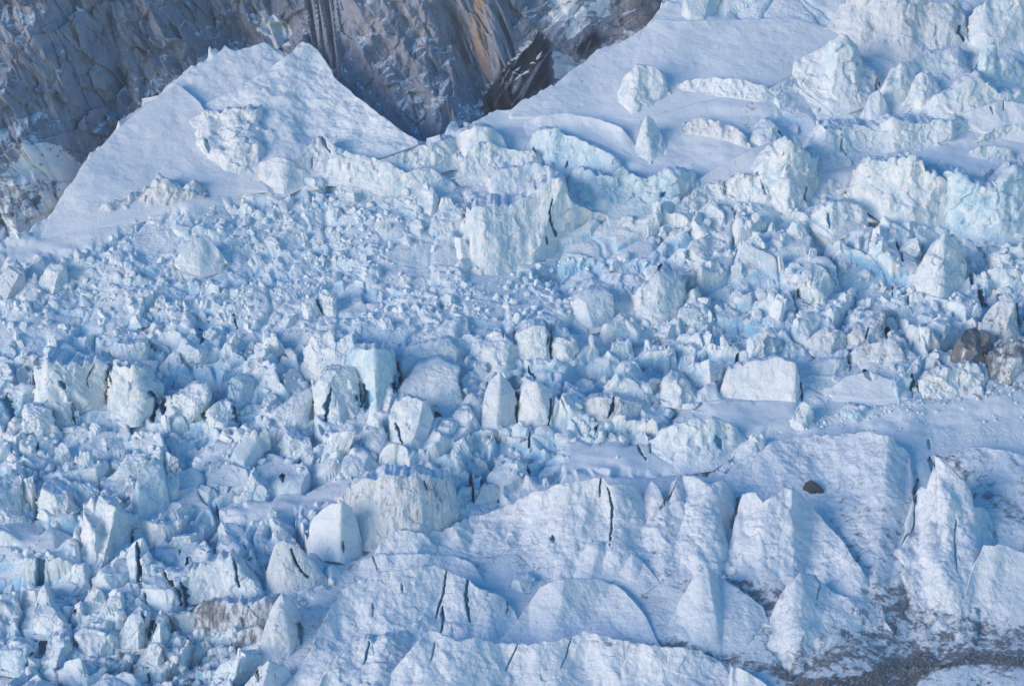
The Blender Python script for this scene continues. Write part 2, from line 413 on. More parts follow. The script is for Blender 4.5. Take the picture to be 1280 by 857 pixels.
F('serac', 'serac', 'c1', 'low crusted ice step with dark slits below the snow-topped slab',
  [(915, 370), (1000, 335), (1060, 295), (1110, 285), (1140, 315), (1180, 350), (1230, 350), (1290, 340)], [(915, 435), (1000, 445), (1080, 445), (1150, 425), (1290, 395)], f=.2, rough=1.4, blend=1, mat='serac', top=22)
F('serac', 'serac', 'c1', 'small squat ice cone beside the triangular serac',
  [(672, 425), (700, 350), (735, 333), (755, 360), (772, 415)], [(672, 445), (740, 450), (772, 430)], f=.25, rough=0.8, blend=1, mat='serac')
F('serac', 'serac', 'c1', 'long level ice scarp with a bright snow lip crossing the slope',
  [(490, 500), (500, 470), (560, 458), (640, 462), (700, 465), (760, 448), (850, 445), (940, 440), (985, 452), (1030, 440), (1078, 450)], [(490, 590), (560, 605), (640, 575), (720, 560), (800, 565), (900, 545), (1000, 510), (1078, 462)], f=.08, rough=1.6, blend=1, mat='serac', top=26, ref='the long level scarp')
F('serac', 'serac', 'c1', 'stout craggy warm-white serac with overlapping cracked bulges',
  [(290, 640), (320, 590), (350, 560), (400, 530), (450, 518), (480, 560), (508, 600), (500, 640), (530, 670)], [(290, 740), (350, 780), (460, 785), (530, 720)], f=.1, rough=4.5, mat='serac', top=22, ref='the craggy warm-white serac', creases=[(980, 985, .2, .3)])
F('serac', 'serac', 'c1', 'cracked ice blocks joined to the left flank of the craggy warm-white serac',
  [(160, 690), (180, 660), (220, 640), (270, 650), (300, 650)], [(160, 725), (250, 745), (300, 740)], f=.15, rough=1.8, blend=1, mat='serac', top=8)
F('snow_mound', 'snow mound', 'c1', 'snow ramp running up behind the craggy warm-white serac',
  [(40, 680), (120, 630), (190, 590), (280, 545), (360, 515), (420, 512)], [(40, 720), (120, 690), (200, 655), (300, 640), (420, 560)], f=.7, rough=.6, mat='snow', smooth=4)
F('serac', 'serac', 'c1', 'flat-roofed ice wall with a ragged overhanging right end',
  [(640, 640), (690, 605), (760, 600), (840, 588), (895, 588), (905, 635), (940, 645), (985, 675), (1025, 715)], [(640, 700), (690, 740), (760, 785), (850, 805), (940, 820), (1025, 790)], f=.06, rough=2.2, blend=1, mat='serac', top=30, ref='the flat-roofed ice wall')
F('serac', 'serac', 'c1', 'white-rimmed blue ice cave wall beside the flat-roofed wall',
  [(950, 640), (1020, 640), (1080, 668), (1130, 700), (1190, 690), (1240, 620), (1290, 600)], [(950, 780), (1010, 830), (1100, 860), (1200, 860), (1290, 830)], f=.0, rough=2.6, blend=1, mat='blue', top=34, bow=26)
F('serac', 'serac', 'c1', 'smooth snow swell near the right edge above the blue ice cave',
  [(1060, 420), (1120, 390), (1200, 370), (1290, 390)], [(1060, 460), (1150, 500), (1290, 520)], f=.6, rough=.8, blend=1, mat='snow', smooth=4)
F('ice_block', 'ice block', 'c1', 'snow-topped ice shelf below the craggy warm-white serac',
  [(480, 790), (510, 765), (560, 745), (640, 742), (690, 790)], [(480, 815), (560, 855), (690, 815)], f=.25, rough=1.2, blend=1, mat='serac', top=10)
F('ice_block', 'ice block', 'c1', 'bright split ice block at the foot of the cracked blocks',
  [(80, 790), (100, 755), (130, 748), (165, 790), (172, 830)], [(80, 820), (130, 855), (172, 840)], f=.2, rough=1.4, mat='serac', top=4)

F('serac', 'serac', 'c1', 'faint low step across the slope right under the smooth snow dome',
  [(-20, 310), (60, 290), (130, 284), (250, 295), (330, 325), (425, 285)], [(-20, 345), (120, 350), (300, 375), (425, 330)], f=.3, rough=1.2, blend=1, mat='snow')
F('ice_block', 'ice block', 'c1', 'angular bluish block at the left end of the long level scarp',
  [(255, 525), (285, 455), (330, 440), (370, 480), (378, 520)], [(255, 540), (320, 545), (378, 530)], f=.2, rough=1.2, mat='serac')
F('serac', 'serac', 'c1', 'grit-flecked snow step between lone boulder and long level scarp',
  [(20, 450), (60, 430), (110, 440), (180, 455), (240, 500)], [(20, 490), (120, 500), (240, 540)], f=.3, rough=1.8, blend=1, mat='dirty', dirtv=-.2)
F('snow_mound', 'snow mound', 'b1', 'broad rounded snow swell above the curved blue scarp',
  [(690, 445), (760, 425), (830, 416), (940, 435), (1040, 470), (1095, 540)], [(690, 500), (830, 500), (950, 530), (1095, 600)], f=.6, rough=1.2, mat='snow')
F('serac', 'serac', 'b1', 'pale sloping ice step with thin cracks left of the curved blue scarp',
  [(470, 560), (520, 522), (600, 540), (660, 560), (730, 555)], [(470, 650), (560, 660), (650, 630), (730, 615)], f=.3, rough=1.4, blend=1, mat='serac')
F('serac', 'serac', 'b1', 'long pale ice shoulder at the foot of the rounded snow peak',
  [(-60, 600), (30, 560), (150, 590), (250, 560), (330, 530), (410, 500)], [(-60, 650), (100, 660), (260, 640), (410, 590)], f=.45, rough=1.6, blend=1, mat='serac')
F('serac', 'serac', 'c1', 'bright snow-lipped ledge near the right edge above the smooth swell',
  [(1105, 510), (1150, 480), (1200, 465), (1300, 448)], [(1105, 525), (1200, 512), (1300, 500)], f=.2, rough=1.2, blend=1, mat='serac')
F('serac', 'serac', 'c1', 'shaded snow step just above the flat-roofed ice wall',
  [(1070, 560), (1110, 540), (1160, 535), (1220, 548)], [(1070, 580), (1150, 590), (1220, 585)], f=.2, rough=1.2, blend=1, mat='serac')
F('ice_block', 'ice block', 'c1', 'tumbled pale slab below the triangular serac',
  [(340, 385), (355, 350), (385, 340), (412, 375)], [(340, 395), (380, 405), (412, 390)], f=.3, rough=.8, mat='serac')
F('serac', 'serac', 'c1', 'broken low ice crest sloping below the snow ramp',
  [(-30, 770), (20, 735), (80, 700), (150, 670), (175, 690)], [(-30, 800), (60, 780), (175, 730)], f=.25, rough=1.8, blend=1, mat='serac')
# --- middle left
F('ice_block', 'ice block', 'a2', 'smooth snowy mound among fine rubble below the avalanche cone',
  [(650, 110), (700, 50), (760, 25), (800, 70), (832, 115)], [(650, 130), (740, 145), (832, 128)], f=.4, rough=0.9, blend=1, mat='serac')
F('ice_block', 'ice block', 'a2', 'lilac-lit ice block with dark streaks at the left edge below the rock outcrop',
  [(-30, 200), (0, 175), (60, 110), (85, 140), (92, 200)], [(-30, 250), (50, 255), (92, 215)], f=.25, rough=1.6, mat='dirty', dirtv=-.2)
F('ice_block', 'ice block', 'a2', 'rounded white block next to the lilac-lit block',
  [(145, 185), (180, 132), (230, 138), (248, 190)], [(145, 225), (200, 245), (248, 215)], f=.3, rough=1.2, mat='serac')
F('ice_block', 'ice block', 'a2', 'square white block with a purple snow roof above the caved wall',
  [(408, 440), (430, 425), (480, 430), (530, 422), (540, 440)], [(408, 475), (470, 490), (540, 480)], f=.05, rough=.9, mat='serac', top=36, ref='the snow-roofed square block')
F('serac', 'serac', 'a2', 'broad snow-roofed ice wall cut by black cracks',
  [(125, 520), (160, 480), (200, 490), (230, 508), (330, 500), (370, 495), (400, 530)], [(110, 690), (180, 690), (260, 660), (330, 665), (400, 640)], f=.12, rough=3.4, mat='serac', top=30, ref='the crack-cut ice wall', creases=[(60, 55, .2, .1)])
F('serac', 'serac', 'a2', 'bulging ice wall beside a dark cave mouth under the snow-roofed block',
  [(402, 540), (410, 508), (450, 512), (520, 520), (560, 545), (600, 570)], [(402, 680), (470, 710), (530, 700), (560, 620), (600, 600)], f=.12, rough=3, mat='serac', top=14, ref='the cave-mouth wall')
F('ice_block', 'ice block', 'a2', 'bright upright block propped against the crack-cut ice wall',
  [(200, 630), (222, 602), (258, 605), (268, 650), (272, 700)], [(200, 690), (235, 728), (272, 725)], f=.05, rough=1.4, mat='serac', top=5, creases=[(88, 90, .1, .8)])
F('ice_block', 'ice block', 'a2', 'rough pale block right of the dark cave mouth',
  [(645, 620), (680, 590), (720, 570), (765, 580), (778, 650)], [(645, 695), (720, 710), (778, 690)], f=.2, rough=2.6, mat='serac')
F('ice_block', 'ice block', 'a2', 'tall knob of ice in a blue trench beyond the cave mouth',
  [(765, 680), (800, 650), (835, 640), (865, 665), (878, 720)], [(765, 720), (820, 765), (878, 750)], f=.15, rough=2, mat='serac', creases=[(287, 290, .1, .8)])
F('ice_block', 'ice block', 'a2', 'long tilted slab with a shining upper edge in the left rubble',
  [(998, 690), (1050, 650), (1110, 608), (1142, 603), (1172, 650)], [(998, 725), (1060, 745), (1172, 690)], f=.3, rough=1.2, mat='serac', ref='the tilted slab')
F('ice_block', 'ice block', 'a2', 'rounded stump of ice above the tilted slab',
  [(1125, 440), (1155, 393), (1220, 383), (1240, 430), (1245, 490)], [(1125, 490), (1180, 520), (1245, 505)], f=.15, rough=2, mat='serac', top=5)
F('ice_block', 'ice block', 'a2', 'thin upright ice blade leaning left with a blue gap behind it',
  [(1118, 280), (1135, 242), (1155, 245), (1195, 320)], [(1118, 330), (1160, 340), (1195, 330)], f=.1, rough=.9, mat='serac', creases=[(384, 392, .1, .9)])
F('ice_block', 'ice block', 'a2', 'wider ice blade paired with the thin upright blade',
  [(1170, 260), (1180, 228), (1205, 225), (1240, 265), (1238, 305)], [(1170, 290), (1205, 320), (1238, 312)], f=.1, rough=1.2, mat='serac')
F('ice_block', 'ice block', 'a2', 'blue-shadowed broken block with ribbed sides near the tilted slab',
  [(840, 590), (855, 553), (885, 545), (932, 555), (942, 600)], [(840, 640), (890, 665), (942, 630)], f=.2, rough=2, mat='blue', creases=[(300, 302, .1, .6)])
F('serac', 'serac', 'a2', 'pale ice shoulder above a blue cleft beside the flat-topped block',
  [(1160, 590), (1180, 540), (1200, 520), (1250, 515), (1290, 530), (1310, 600)], [(1160, 680), (1200, 720), (1260, 720), (1310, 690)], f=.12, rough=2.2, mat='serac', top=10)
F('serac', 'serac', 'a2', 'blue-dusk ice wall at the left edge beside the crack-cut wall',
  [(-40, 600), (0, 560), (60, 575), (115, 590)], [(-40, 720), (40, 710), (115, 680)], f=.0, rough=3, mat='blue', bow=14)

# --- centre
F('ice_block', 'ice block', 'b2', 'big smooth white block under the great serac wall',
  [(862, 270), (885, 240), (920, 223), (980, 223), (1008, 250), (1012, 310)], [(862, 330), (920, 365), (1012, 345)], f=.35, rough=1, mat='serac', ref='the smooth white block', creases=[(757, 757, .1, .35)])
F('ice_block', 'ice block', 'b2', 'snow-capped double bulge right of the smooth white block',
  [(1090, 260), (1130, 200), (1200, 158), (1250, 160), (1275, 190)], [(1090, 320), (1180, 345), (1275, 290)], f=.3, rough=2.4, mat='serac')
F('serac', 'serac', 'b2', 'blunt column with a bright flat snow lid and a dark crack beside it',
  [(655, 390), (680, 375), (720, 365), (755, 362), (765, 390)], [(655, 470), (700, 490), (765, 485)], f=.05, rough=1.5, mat='serac', top=26, ref='the lidded column')
F('serac', 'serac', 'b2', 'pointed ridge of ice leading to the lidded column',
  [(528, 450), (545, 395), (575, 383), (600, 400), (625, 420), (665, 440)], [(528, 510), (580, 535), (665, 510)], f=.2, rough=2, mat='serac')
F('serac', 'serac', 'b2', 'right half of the lidded column beyond the dark crack',
  [(785, 400), (800, 372), (830, 372), (865, 400), (880, 440)], [(785, 480), (830, 490), (880, 475)], f=.15, rough=2, mat='serac', top=6)
F('ice_block', 'ice block', 'b2', 'flat pale slab tilted across the middle rubble',
  [(315, 400), (400, 340), (470, 330), (482, 380)], [(315, 412), (400, 405), (482, 395)], f=.5, rough=.9, mat='serac')
F('serac', 'serac', 'b2', 'square flat-topped block with a deep blue front trench',
  [(30, 490), (38, 455), (80, 450), (170, 455), (200, 480), (208, 560)], [(30, 600), (130, 690), (208, 640)], f=.04, rough=2, mat='blue', top=20, ref='the flat-topped block', creases=[(466, 470, .3, .2)])
F('serac', 'serac', 'b2', 'bright rounded buttress left of the flat-topped block',
  [(-20, 560), (0, 530), (40, 513), (70, 555), (68, 640)], [(-20, 680), (40, 705), (68, 690)], f=.1, rough=1.6, mat='serac', top=6, creases=[(441, 444, .1, .8)])
F('serac', 'serac', 'b2', 'broad sloping snow slab in the centre of the icefall',
  [(212, 600), (260, 540), (290, 490), (370, 478), (440, 518), (452, 600)], [(212, 650), (300, 620), (380, 640), (452, 635)], f=.55, rough=1.1, mat='serac', ref='the broad snow slab')
F('serac', 'serac', 'b2', 'stepped snow shelf behind the broad snow slab',
  [(225, 490), (250, 440), (330, 420), (400, 403), (432, 445)], [(225, 515), (330, 500), (432, 485)], f=.45, rough=1.2, mat='serac', top=8)
F('serac', 'serac', 'b2', 'smooth grey-white tombstone slab standing upright at the centre',
  [(522, 690), (535, 615), (550, 570), (590, 530), (620, 565), (646, 598), (655, 650)], [(522, 735), (600, 745), (655, 735)], f=.25, rough=.7, mat='ridge', ref='the tombstone slab', creases=[(625, 620, .1, .4)])
F('serac', 'serac', 'b2', 'second tombstone slab split from the first by a black crack',
  [(662, 640), (672, 590), (690, 560), (740, 570), (786, 600), (782, 660)], [(662, 725), (720, 750), (782, 725)], f=.25, rough=1, mat='ridge', creases=[(670, 690, .1, .3)])
F('serac', 'serac', 'b2', 'rounded bluish pillar with a pale shoulder left of the tombstone slabs',
  [(185, 690), (205, 635), (250, 618), (320, 640), (337, 690)], [(185, 795), (270, 825), (337, 805)], f=.08, rough=1.4, mat='serac', top=8, ref='the bluish pillar', creases=[(510, 515, .2, .3)])
F('ice_block', 'ice block', 'b2', 'narrow bright blade of ice left of the bluish pillar',
  [(90, 740), (108, 682), (140, 688), (170, 760)], [(90, 810), (130, 840), (170, 815)], f=.15, rough=1.2, mat='serac', creases=[(468, 475, .1, .5)])
F('ice_block', 'ice block', 'b2', 'small pale cube perched between flat-topped block and bluish pillar',
  [(135, 640), (150, 605), (180, 588), (208, 612)], [(135, 665), (170, 680), (208, 660)], f=.2, rough=.9, mat='serac', top=3)
F('ice_block', 'ice block', 'b2', 'cracked white cube at the foot of the bluish pillar',
  [(358, 745), (380, 710), (430, 708), (452, 762)], [(358, 770), (410, 790), (452, 775)], f=.15, rough=1, mat='serac', top=5, creases=[(560, 562, .1, .7)])
F('ice_block', 'ice block', 'b2', 'flat pale block leaning between pillar and tombstone slabs',
  [(415, 690), (440, 660), (475, 653), (515, 730)], [(415, 730), (460, 755), (515, 750)], f=.15, rough=1.3, mat='serac', top=4)
F('serac', 'serac', 'b2', 'low ice ledge under the purple snow terrace',
  [(905, 650), (930, 628), (1010, 625), (1060, 640), (1115, 645)], [(905, 680), (980, 705), (1060, 690), (1115, 660)], f=.1, rough=1.2, mat='dirty', dirtv=-.2, top=14)
F('serac', 'serac', 'b2', 'pointed white serac on the terrace edge left of the snow loaf',
  [(1175, 610), (1200, 560), (1230, 530), (1265, 540), (1300, 590), (1330, 620)], [(1175, 625), (1250, 640), (1330, 640)], f=.3, rough=2.2, mat='serac')

# --- middle right
F('ice_block', 'ice block', 'c2', 'huge smooth loaf-shaped snow block with a straight front',
  [(148, 610), (165, 555), (185, 520), (240, 500), (370, 480), (428, 493), (440, 535), (443, 600)], [(148, 625), (250, 630), (350, 630), (443, 650)], f=.22, rough=.9, mat='ridge', top=10, ref='the loaf-shaped block', creases=[(995, 995, .08, .9)])
F('serac', 'serac', 'c2', 'tall pale pinnacle mass near the right edge of the middle slope',
  [(868, 175), (905, 125), (940, 60), (990, 25), (1040, 50), (1060, 100), (1065, 180)], [(868, 220), (960, 245), (1065, 220)], f=.18, rough=3.2, mat='serac', ref='the pale pinnacle', creases=[(1180, 1178, .1, .3)])
F('ice_block', 'ice block', 'c2', 'dirty shark-fin of ice with a black gap on its right',
  [(612, 395), (640, 370), (700, 335), (752, 298), (762, 350), (755, 405)], [(612, 425), (690, 435), (755, 412)], f=.15, rough=2, mat='dirty', dirtv=-.12, ref='the dirty shark-fin')
F('ice_block', 'ice block', 'c2', 'grit-stained lump left of the dirty shark-fin',
  [(475, 415), (500, 380), (540, 365), (600, 378), (625, 420)], [(475, 440), (560, 460), (625, 440)], f=.3, rough=2, mat='dirty', dirtv=-.2)
F('ice_block', 'ice block', 'c2', 'clean wedge slab below the dirty shark-fin',
  [(635, 460), (650, 440), (700, 430), (780, 405), (812, 430), (835, 472)], [(635, 485), (740, 488), (835, 482)], f=.35, rough=.9, mat='ridge')
F('ice_block', 'ice block', 'c2', 'pale low slab split by a black crack from the clean wedge',
  [(485, 515), (550, 470), (620, 448), (632, 500)], [(485, 535), (560, 540), (632, 510)], f=.45, rough=1.2, mat='serac')
F('serac', 'serac', 'c2', 'shadowed block leaning over the dark dirt hollow near the right edge',
  [(1115, 350), (1170, 270), (1215, 238), (1245, 280), (1252, 370)], [(1115, 400), (1200, 425), (1252, 400)], f=.2, rough=1.8, mat='dirty', dirtv=-.24)
F('ice_block', 'ice block', 'c2', 'dirt-covered broken block at the right edge',
  [(1135, 470), (1160, 440), (1190, 413), (1260, 418), (1300, 450)], [(1135, 545), (1200, 580), (1300, 560)], f=.2, rough=2.6, mat='dirty', dirtv=.02, ref='the dirt-covered block')
F('ice_block', 'ice block', 'c2', 'row-end jagged ice crest left of the dirt-covered block',
  [(885, 570), (920, 530), (960, 520), (1030, 505), (1090, 493), (1125, 535)], [(885, 600), (980, 620), (1060, 595), (1125, 580)], f=.2, rough=2.4, mat='serac')
F('ice_block', 'ice block', 'c2', 'two-horned ice block with a blue hollow above the snow track',
  [(775, 610), (790, 560), (815, 545), (850, 513), (868, 560)], [(775, 625), (830, 640), (868, 620)], f=.1, rough=2.2, mat='blue')
F('ice_block', 'ice block', 'c2', 'rounded white crest in the upper middle rubble',
  [(22, 95), (50, 55), (90, 35), (135, 30), (165, 60), (172, 95)], [(22, 110), (100, 125), (172, 105)], f=.3, rough=1.8, mat='serac')
F('ice_block', 'ice block', 'c2', 'cracked boulder of ice below the rounded white crest',
  [(435, 230), (460, 170), (490, 140), (540, 150), (562, 200)], [(435, 260), (500, 285), (562, 250)], f=.2, rough=2.4, mat='serac')
F('ice_block', 'ice block', 'c2', 'dark dirt-crusted ice block sunk in a hollow near the right edge',
  [(1005, 470), (1025, 405), (1060, 378), (1095, 370), (1140, 390), (1142, 440)], [(1005, 505), (1070, 510), (1142, 480)], f=.1, rough=2.6, mat='dirty', dirtv=.30, ref='the dark dirt-crusted block')
F('serac', 'serac', 'c2', 'broad cracked ice mound with a small blue cave on its right',
  [(-110, 790), (-60, 745), (0, 720), (60, 700), (130, 698), (190, 728), (232, 755)], [(-110, 830), (0, 870), (120, 850), (232, 790)], f=.35, rough=1.6, blend=1, mat='serac')
F('ice_block', 'ice block', 'c2', 'small creviced block standing right under the end of the loaf-shaped block',
  [(412, 710), (425, 672), (455, 640), (480, 660), (492, 690)], [(412, 740), (465, 745), (492, 715)], f=.2, rough=1.2, mat='serac')
F('ice_block', 'ice block', 'c2', 'row of low bluish ice knobs beside the snow track',
  [(590, 690), (605, 665), (630, 652), (672, 655), (715, 668)], [(590, 705), (650, 712), (715, 690)], f=.3, rough=1.2, mat='blue')
F('snow_mound', 'snow mound', 'c2', 'low snow swell in front of the clean wedge slab',
  [(560, 590), (620, 545), (700, 530), (780, 560), (840, 600)], [(560, 620), (700, 650), (840, 630)], f=.75, rough=.8, mat='snow')
# --- lower left
F('serac', 'serac', 'a3', 'tall translucent blue tower with a bright leading edge',
  [(492, 140), (512, 80), (530, 45), (565, 25), (592, 45), (603, 90), (622, 170), (640, 200)], [(492, 245), (550, 258), (610, 228), (640, 215)], f=.08, rough=1.2, mat='blue', ref='the blue tower', creases=[(180, 172, .7, .25)])
F('ice_block', 'ice block', 'a3', 'white block close against the blue tower',
  [(595, 105), (620, 76), (655, 80), (667, 140)], [(595, 155), (640, 170), (667, 160)], f=.1, rough=1, mat='serac', top=4, creases=[(215, 217, .1, .7)])
F('serac', 'serac', 'a3', 'ruffled tower with green-blue folds and a lumpy top',
  [(300, 250), (308, 185), (360, 160), (420, 180), (455, 220), (472, 250), (468, 310)], [(298, 480), (340, 495), (390, 390), (468, 345)], f=.06, rough=3.4, mat='serac', ref='the ruffled tower', creases=[(125, 122, .7, .15)], flute=2.5)
F('serac', 'serac', 'a3', 'plain pale cone at the foot of the ruffled tower',
  [(340, 470), (380, 430), (410, 415), (450, 388), (475, 420), (495, 475)], [(340, 490), (410, 510), (495, 505)], f=.35, rough=1.6, mat='serac', creases=[(143, 135, .15, .5)])
F('serac', 'serac', '', 'large smooth white block like a rounded tooth',
  [(384, 672), (387, 656), (392, 646), (404, 636), (416, 629), (430, 627), (440, 634), (446, 652), (451, 672)], [(384, 685), (404, 702), (430, 712), (451, 700)], f=.12, rough=.7, mat='ridge', ref='the rounded tooth', creases=[(425, 423, .05, .35)])
F('serac', 'serac', 'a3', 'tawny flat-topped ice mass beside two dark crevasses',
  [(690, 450), (720, 425), (760, 400), (850, 375), (885, 410), (925, 460), (965, 515)], [(690, 530), (800, 515), (880, 540), (965, 535)], f=.2, rough=1.8, mat='serac', top=14, ref='the tawny flat-topped mass')
F('serac', 'serac', 'a3', 'sharp-edged mass left of the wedge-shaped dark crevasse',
  [(520, 470), (560, 440), (600, 430), (660, 440), (700, 420)], [(520, 560), (620, 590), (700, 570)], f=.3, rough=1.8, mat='serac', top=8)
F('ice_block', 'ice block', 'a3', 'little pale pyramid above the tawny flat-topped mass',
  [(690, 390), (720, 350), (758, 318), (788, 375)], [(690, 400), (740, 400), (788, 390)], f=.3, rough=1, mat='serac', creases=[(257, 262, .1, .6)])
F('ice_block', 'ice block', 'a3', 'pale blunt tooth above the tilted cracked slab',
  [(800, 350), (812, 300), (830, 288), (860, 320), (920, 370)], [(800, 380), (850, 385), (920, 380)], f=.3, rough=1, mat='serac')
F('serac', 'serac', 'a3', 'tilted cracked slab with a brown-tinged face near the rounded tooth',
  [(985, 440), (1000, 380), (1015, 335), (1045, 318), (1110, 350), (1170, 410), (1212, 465)], [(985, 490), (1060, 515), (1150, 500), (1212, 480)], f=.2, rough=1.2, mat='dirty', dirtv=-.28, ref='the tilted cracked slab')
F('ice_bench', 'ice bench', 'a3', 'fluted dirty ice bench with vertical grooves along its front',
  [(715, 590), (740, 560), (800, 548), (900, 545), (1005, 548)], [(715, 620), (820, 650), (920, 650), (1005, 625)], f=.05, rough=1.6, mat='dirty', dirtv=-.06, top=10, flute=3, ref='the fluted bench')
F('serac', 'serac', 'a3', 'leaning pale ice fin at the left foot of the big front ridge',
  [(945, 780), (965, 690), (985, 620), (1010, 560), (1040, 513), (1090, 548), (1122, 630)], [(945, 800), (1030, 780), (1122, 720)], f=.3, rough=1.4, mat='ridge', creases=[(352, 366, .12, .9)], ref='the leaning fin')
F('serac', 'serac', 'a3', 'crooked twin-knobbed ice spur in the lower left rubble',
  [(125, 620), (138, 530), (165, 493), (188, 560), (215, 600), (250, 640)], [(125, 660), (200, 660), (250, 655)], f=.15, rough=1.6, mat='serac', ref='the twin-knobbed spur')
F('serac', 'serac', 'a3', 'curved fluted ice fin beside a blue slot at lower left',
  [(430, 690), (455, 625), (480, 595), (520, 568), (550, 595), (556, 690)], [(430, 710), (500, 715), (556, 705)], f=.2, rough=1.8, mat='serac', flute=2, creases=[(184, 186, .1, .6)])
F('serac', 'serac', 'a3', 'slim blade of ice on the far side of the blue slot',
  [(560, 660), (575, 605), (595, 573), (618, 610), (632, 680)], [(560, 710), (595, 720), (632, 700)], f=.15, rough=1, mat='serac', creases=[(201, 204, .15, .7)])
F('serac', 'serac', 'a3', 'flat pale block with a grooved face at lower left',
  [(288, 680), (310, 645), (340, 628), (420, 622), (435, 660), (438, 700)], [(288, 730), (350, 745), (438, 730)], f=.12, rough=1.6, mat='serac', top=14, flute=2, ref='the grooved block')
F('ice_block', 'ice block', 'a3', 'rounded bluish slab tilted beside the lower left corner rubble',
  [(0, 730), (40, 690), (100, 700), (135, 730), (120, 770)], [(0, 790), (70, 800), (120, 785)], f=.2, rough=1.5, mat='blue')
F('ice_block', 'ice block', 'a3', 'ribbed bluish fin between twin-knobbed spur and grooved block',
  [(150, 760), (180, 680), (215, 660), (245, 650), (270, 720)], [(150, 790), (220, 800), (270, 770)], f=.2, rough=1.8, mat='serac', flute=2, creases=[(75, 68, .1, .5)])
F('ice_block', 'ice block', 'a3', 'bright creased fin at the bottom edge left of the big front ridge',
  [(890, 880), (925, 830), (955, 792), (990, 765), (1060, 790), (1110, 860)], [(890, 900), (1000, 930), (1110, 900)], f=.3, rough=1.2, mat='ridge', creases=[(337, 318, .1, .5)])
F('ice_block', 'ice block', 'a3', 'low pale dome of ice at the bottom edge',
  [(330, 868), (360, 840), (420, 832), (465, 850), (480, 870)], [(330, 890), (400, 900), (480, 890)], f=.4, rough=.8, mat='serac')
F('ice_block', 'ice block', 'a3', 'lone pale cube beneath the slim blade',
  [(540, 740), (555, 705), (590, 700), (615, 735)], [(540, 765), (580, 780), (615, 760)], f=.15, rough=1, mat='serac', top=4)
F('serac', 'serac', 'a3', 'cracked greenish ice wall at the left edge',
  [(-40, 110), (0, 92), (40, 75), (75, 62), (85, 110)], [(-40, 240), (40, 240), (85, 220)], f=.05, rough=2.5, mat='serac')
F('serac', 'serac', 'a3', 'cave-side ice shoulder right of the greenish wall',
  [(140, 170), (160, 110), (200, 95), (240, 130), (275, 180)], [(140, 210), (210, 225), (275, 205)], f=.25, rough=2, mat='serac')
F('serac', 'serac', '', 'pale rounded dome standing on the far edge of the purple snow field',
  [(426, 590), (430, 572), (440, 560), (452, 558), (466, 574), (482, 588)], [(426, 598), (440, 602), (482, 594)], f=.3, rough=1.2, mat='serac', creases=[(443, 441, .1, .4)])

# --- lower middle and right: the smooth front ridges
F('ice_bench', 'ice bench', 'b3', 'hollowed ice bench with a gravelly dark band under its snow roof',
  [(40, 130), (120, 95), (200, 72), (300, 75), (385, 90), (420, 150), (442, 205)], [(40, 290), (100, 330), (200, 335), (300, 315), (442, 235)], f=.12, rough=2, mat='dirty', dirtv=-.08, top=22, flute=2.5, ref='the gravel-banded bench')
F('ice_ridge', 'ice ridge', 'b3', 'pale humped knoll with a broken crest behind the big front ridge',
  [(125, 375), (160, 312), (220, 280), (290, 285), (320, 305), (352, 335)], [(125, 390), (240, 390), (352, 355)], f=.4, rough=1.4, mat='ridge')
F('ice_ridge', 'ice ridge', 'b3', 'smooth snow-dusted hump between the knoll and the big front ridge',
  [(55, 450), (75, 395), (130, 372), (250, 370), (420, 375), (490, 405), (520, 450)], [(55, 470), (200, 470), (350, 460), (520, 480)], f=.7, rough=1, mat='ridge')
F('ice_ridge', 'ice ridge', 'b3', 'big white front ridge split by two dark slots',
  [(-200, 860), (-130, 770), (-60, 610), (0, 505), (60, 470), (160, 440), (260, 425), (350, 410), (400, 430), (470, 465), (520, 500), (590, 520), (640, 570)], [(-200, 890), (-80, 830), (0, 750), (100, 720), (250, 670), (320, 655), (440, 690), (570, 700), (640, 640)], f=.42, rough=1.1, mat='ridge', ref='the big front ridge', flute=.8)
F('ice_ridge', 'ice ridge', 'b3', 'long wall-like ridge with a thin dark crack from its crest',
  [(350, 305), (430, 255), (520, 225), (600, 198), (700, 150), (800, 115), (900, 95), (970, 88), (1000, 115), (1060, 110), (1110, 140), (1128, 190)], [(350, 325), (500, 345), (650, 320), (750, 375), (830, 430), (930, 380), (1040, 400), (1128, 340)], f=.35, rough=1.4, mat='ridge', ref='the wall-like ridge', flute=1, creases=[(763, 760, .05, .12)])
F('ice_ridge', 'ice ridge', 'b3', 'pale twin-crested ridge continuing right of the wall-like ridge',
  [(1115, 220), (1130, 150), (1150, 92), (1180, 130), (1200, 190), (1245, 85), (1290, 75), (1330, 95), (1380, 120), (1400, 180)], [(1115, 350), (1200, 400), (1300, 400), (1400, 280)], f=.35, rough=1.4, mat='ridge', flute=1, creases=[(815, 812, .1, .25), (848, 838, .1, .2)])
F('ice_ridge', 'ice ridge', 'b3', 'rounded ice cone in front of the wall-like ridge',
  [(805, 460), (840, 420), (870, 388), (920, 335), (960, 323), (995, 350), (1010, 400), (1025, 445)], [(805, 470), (920, 470), (1025, 460)], f=.4, rough=.8, mat='ridge', ref='the rounded ice cone', creases=[(748, 735, .12, .35)])
F('ice_ridge', 'ice ridge', 'b3', 'smaller ice cone right of the rounded ice cone',
  [(1035, 435), (1060, 395), (1082, 368), (1130, 410), (1175, 465)], [(1035, 470), (1110, 490), (1175, 478)], f=.45, rough=.8, mat='ridge', creases=[(791, 785, .12, .4)])
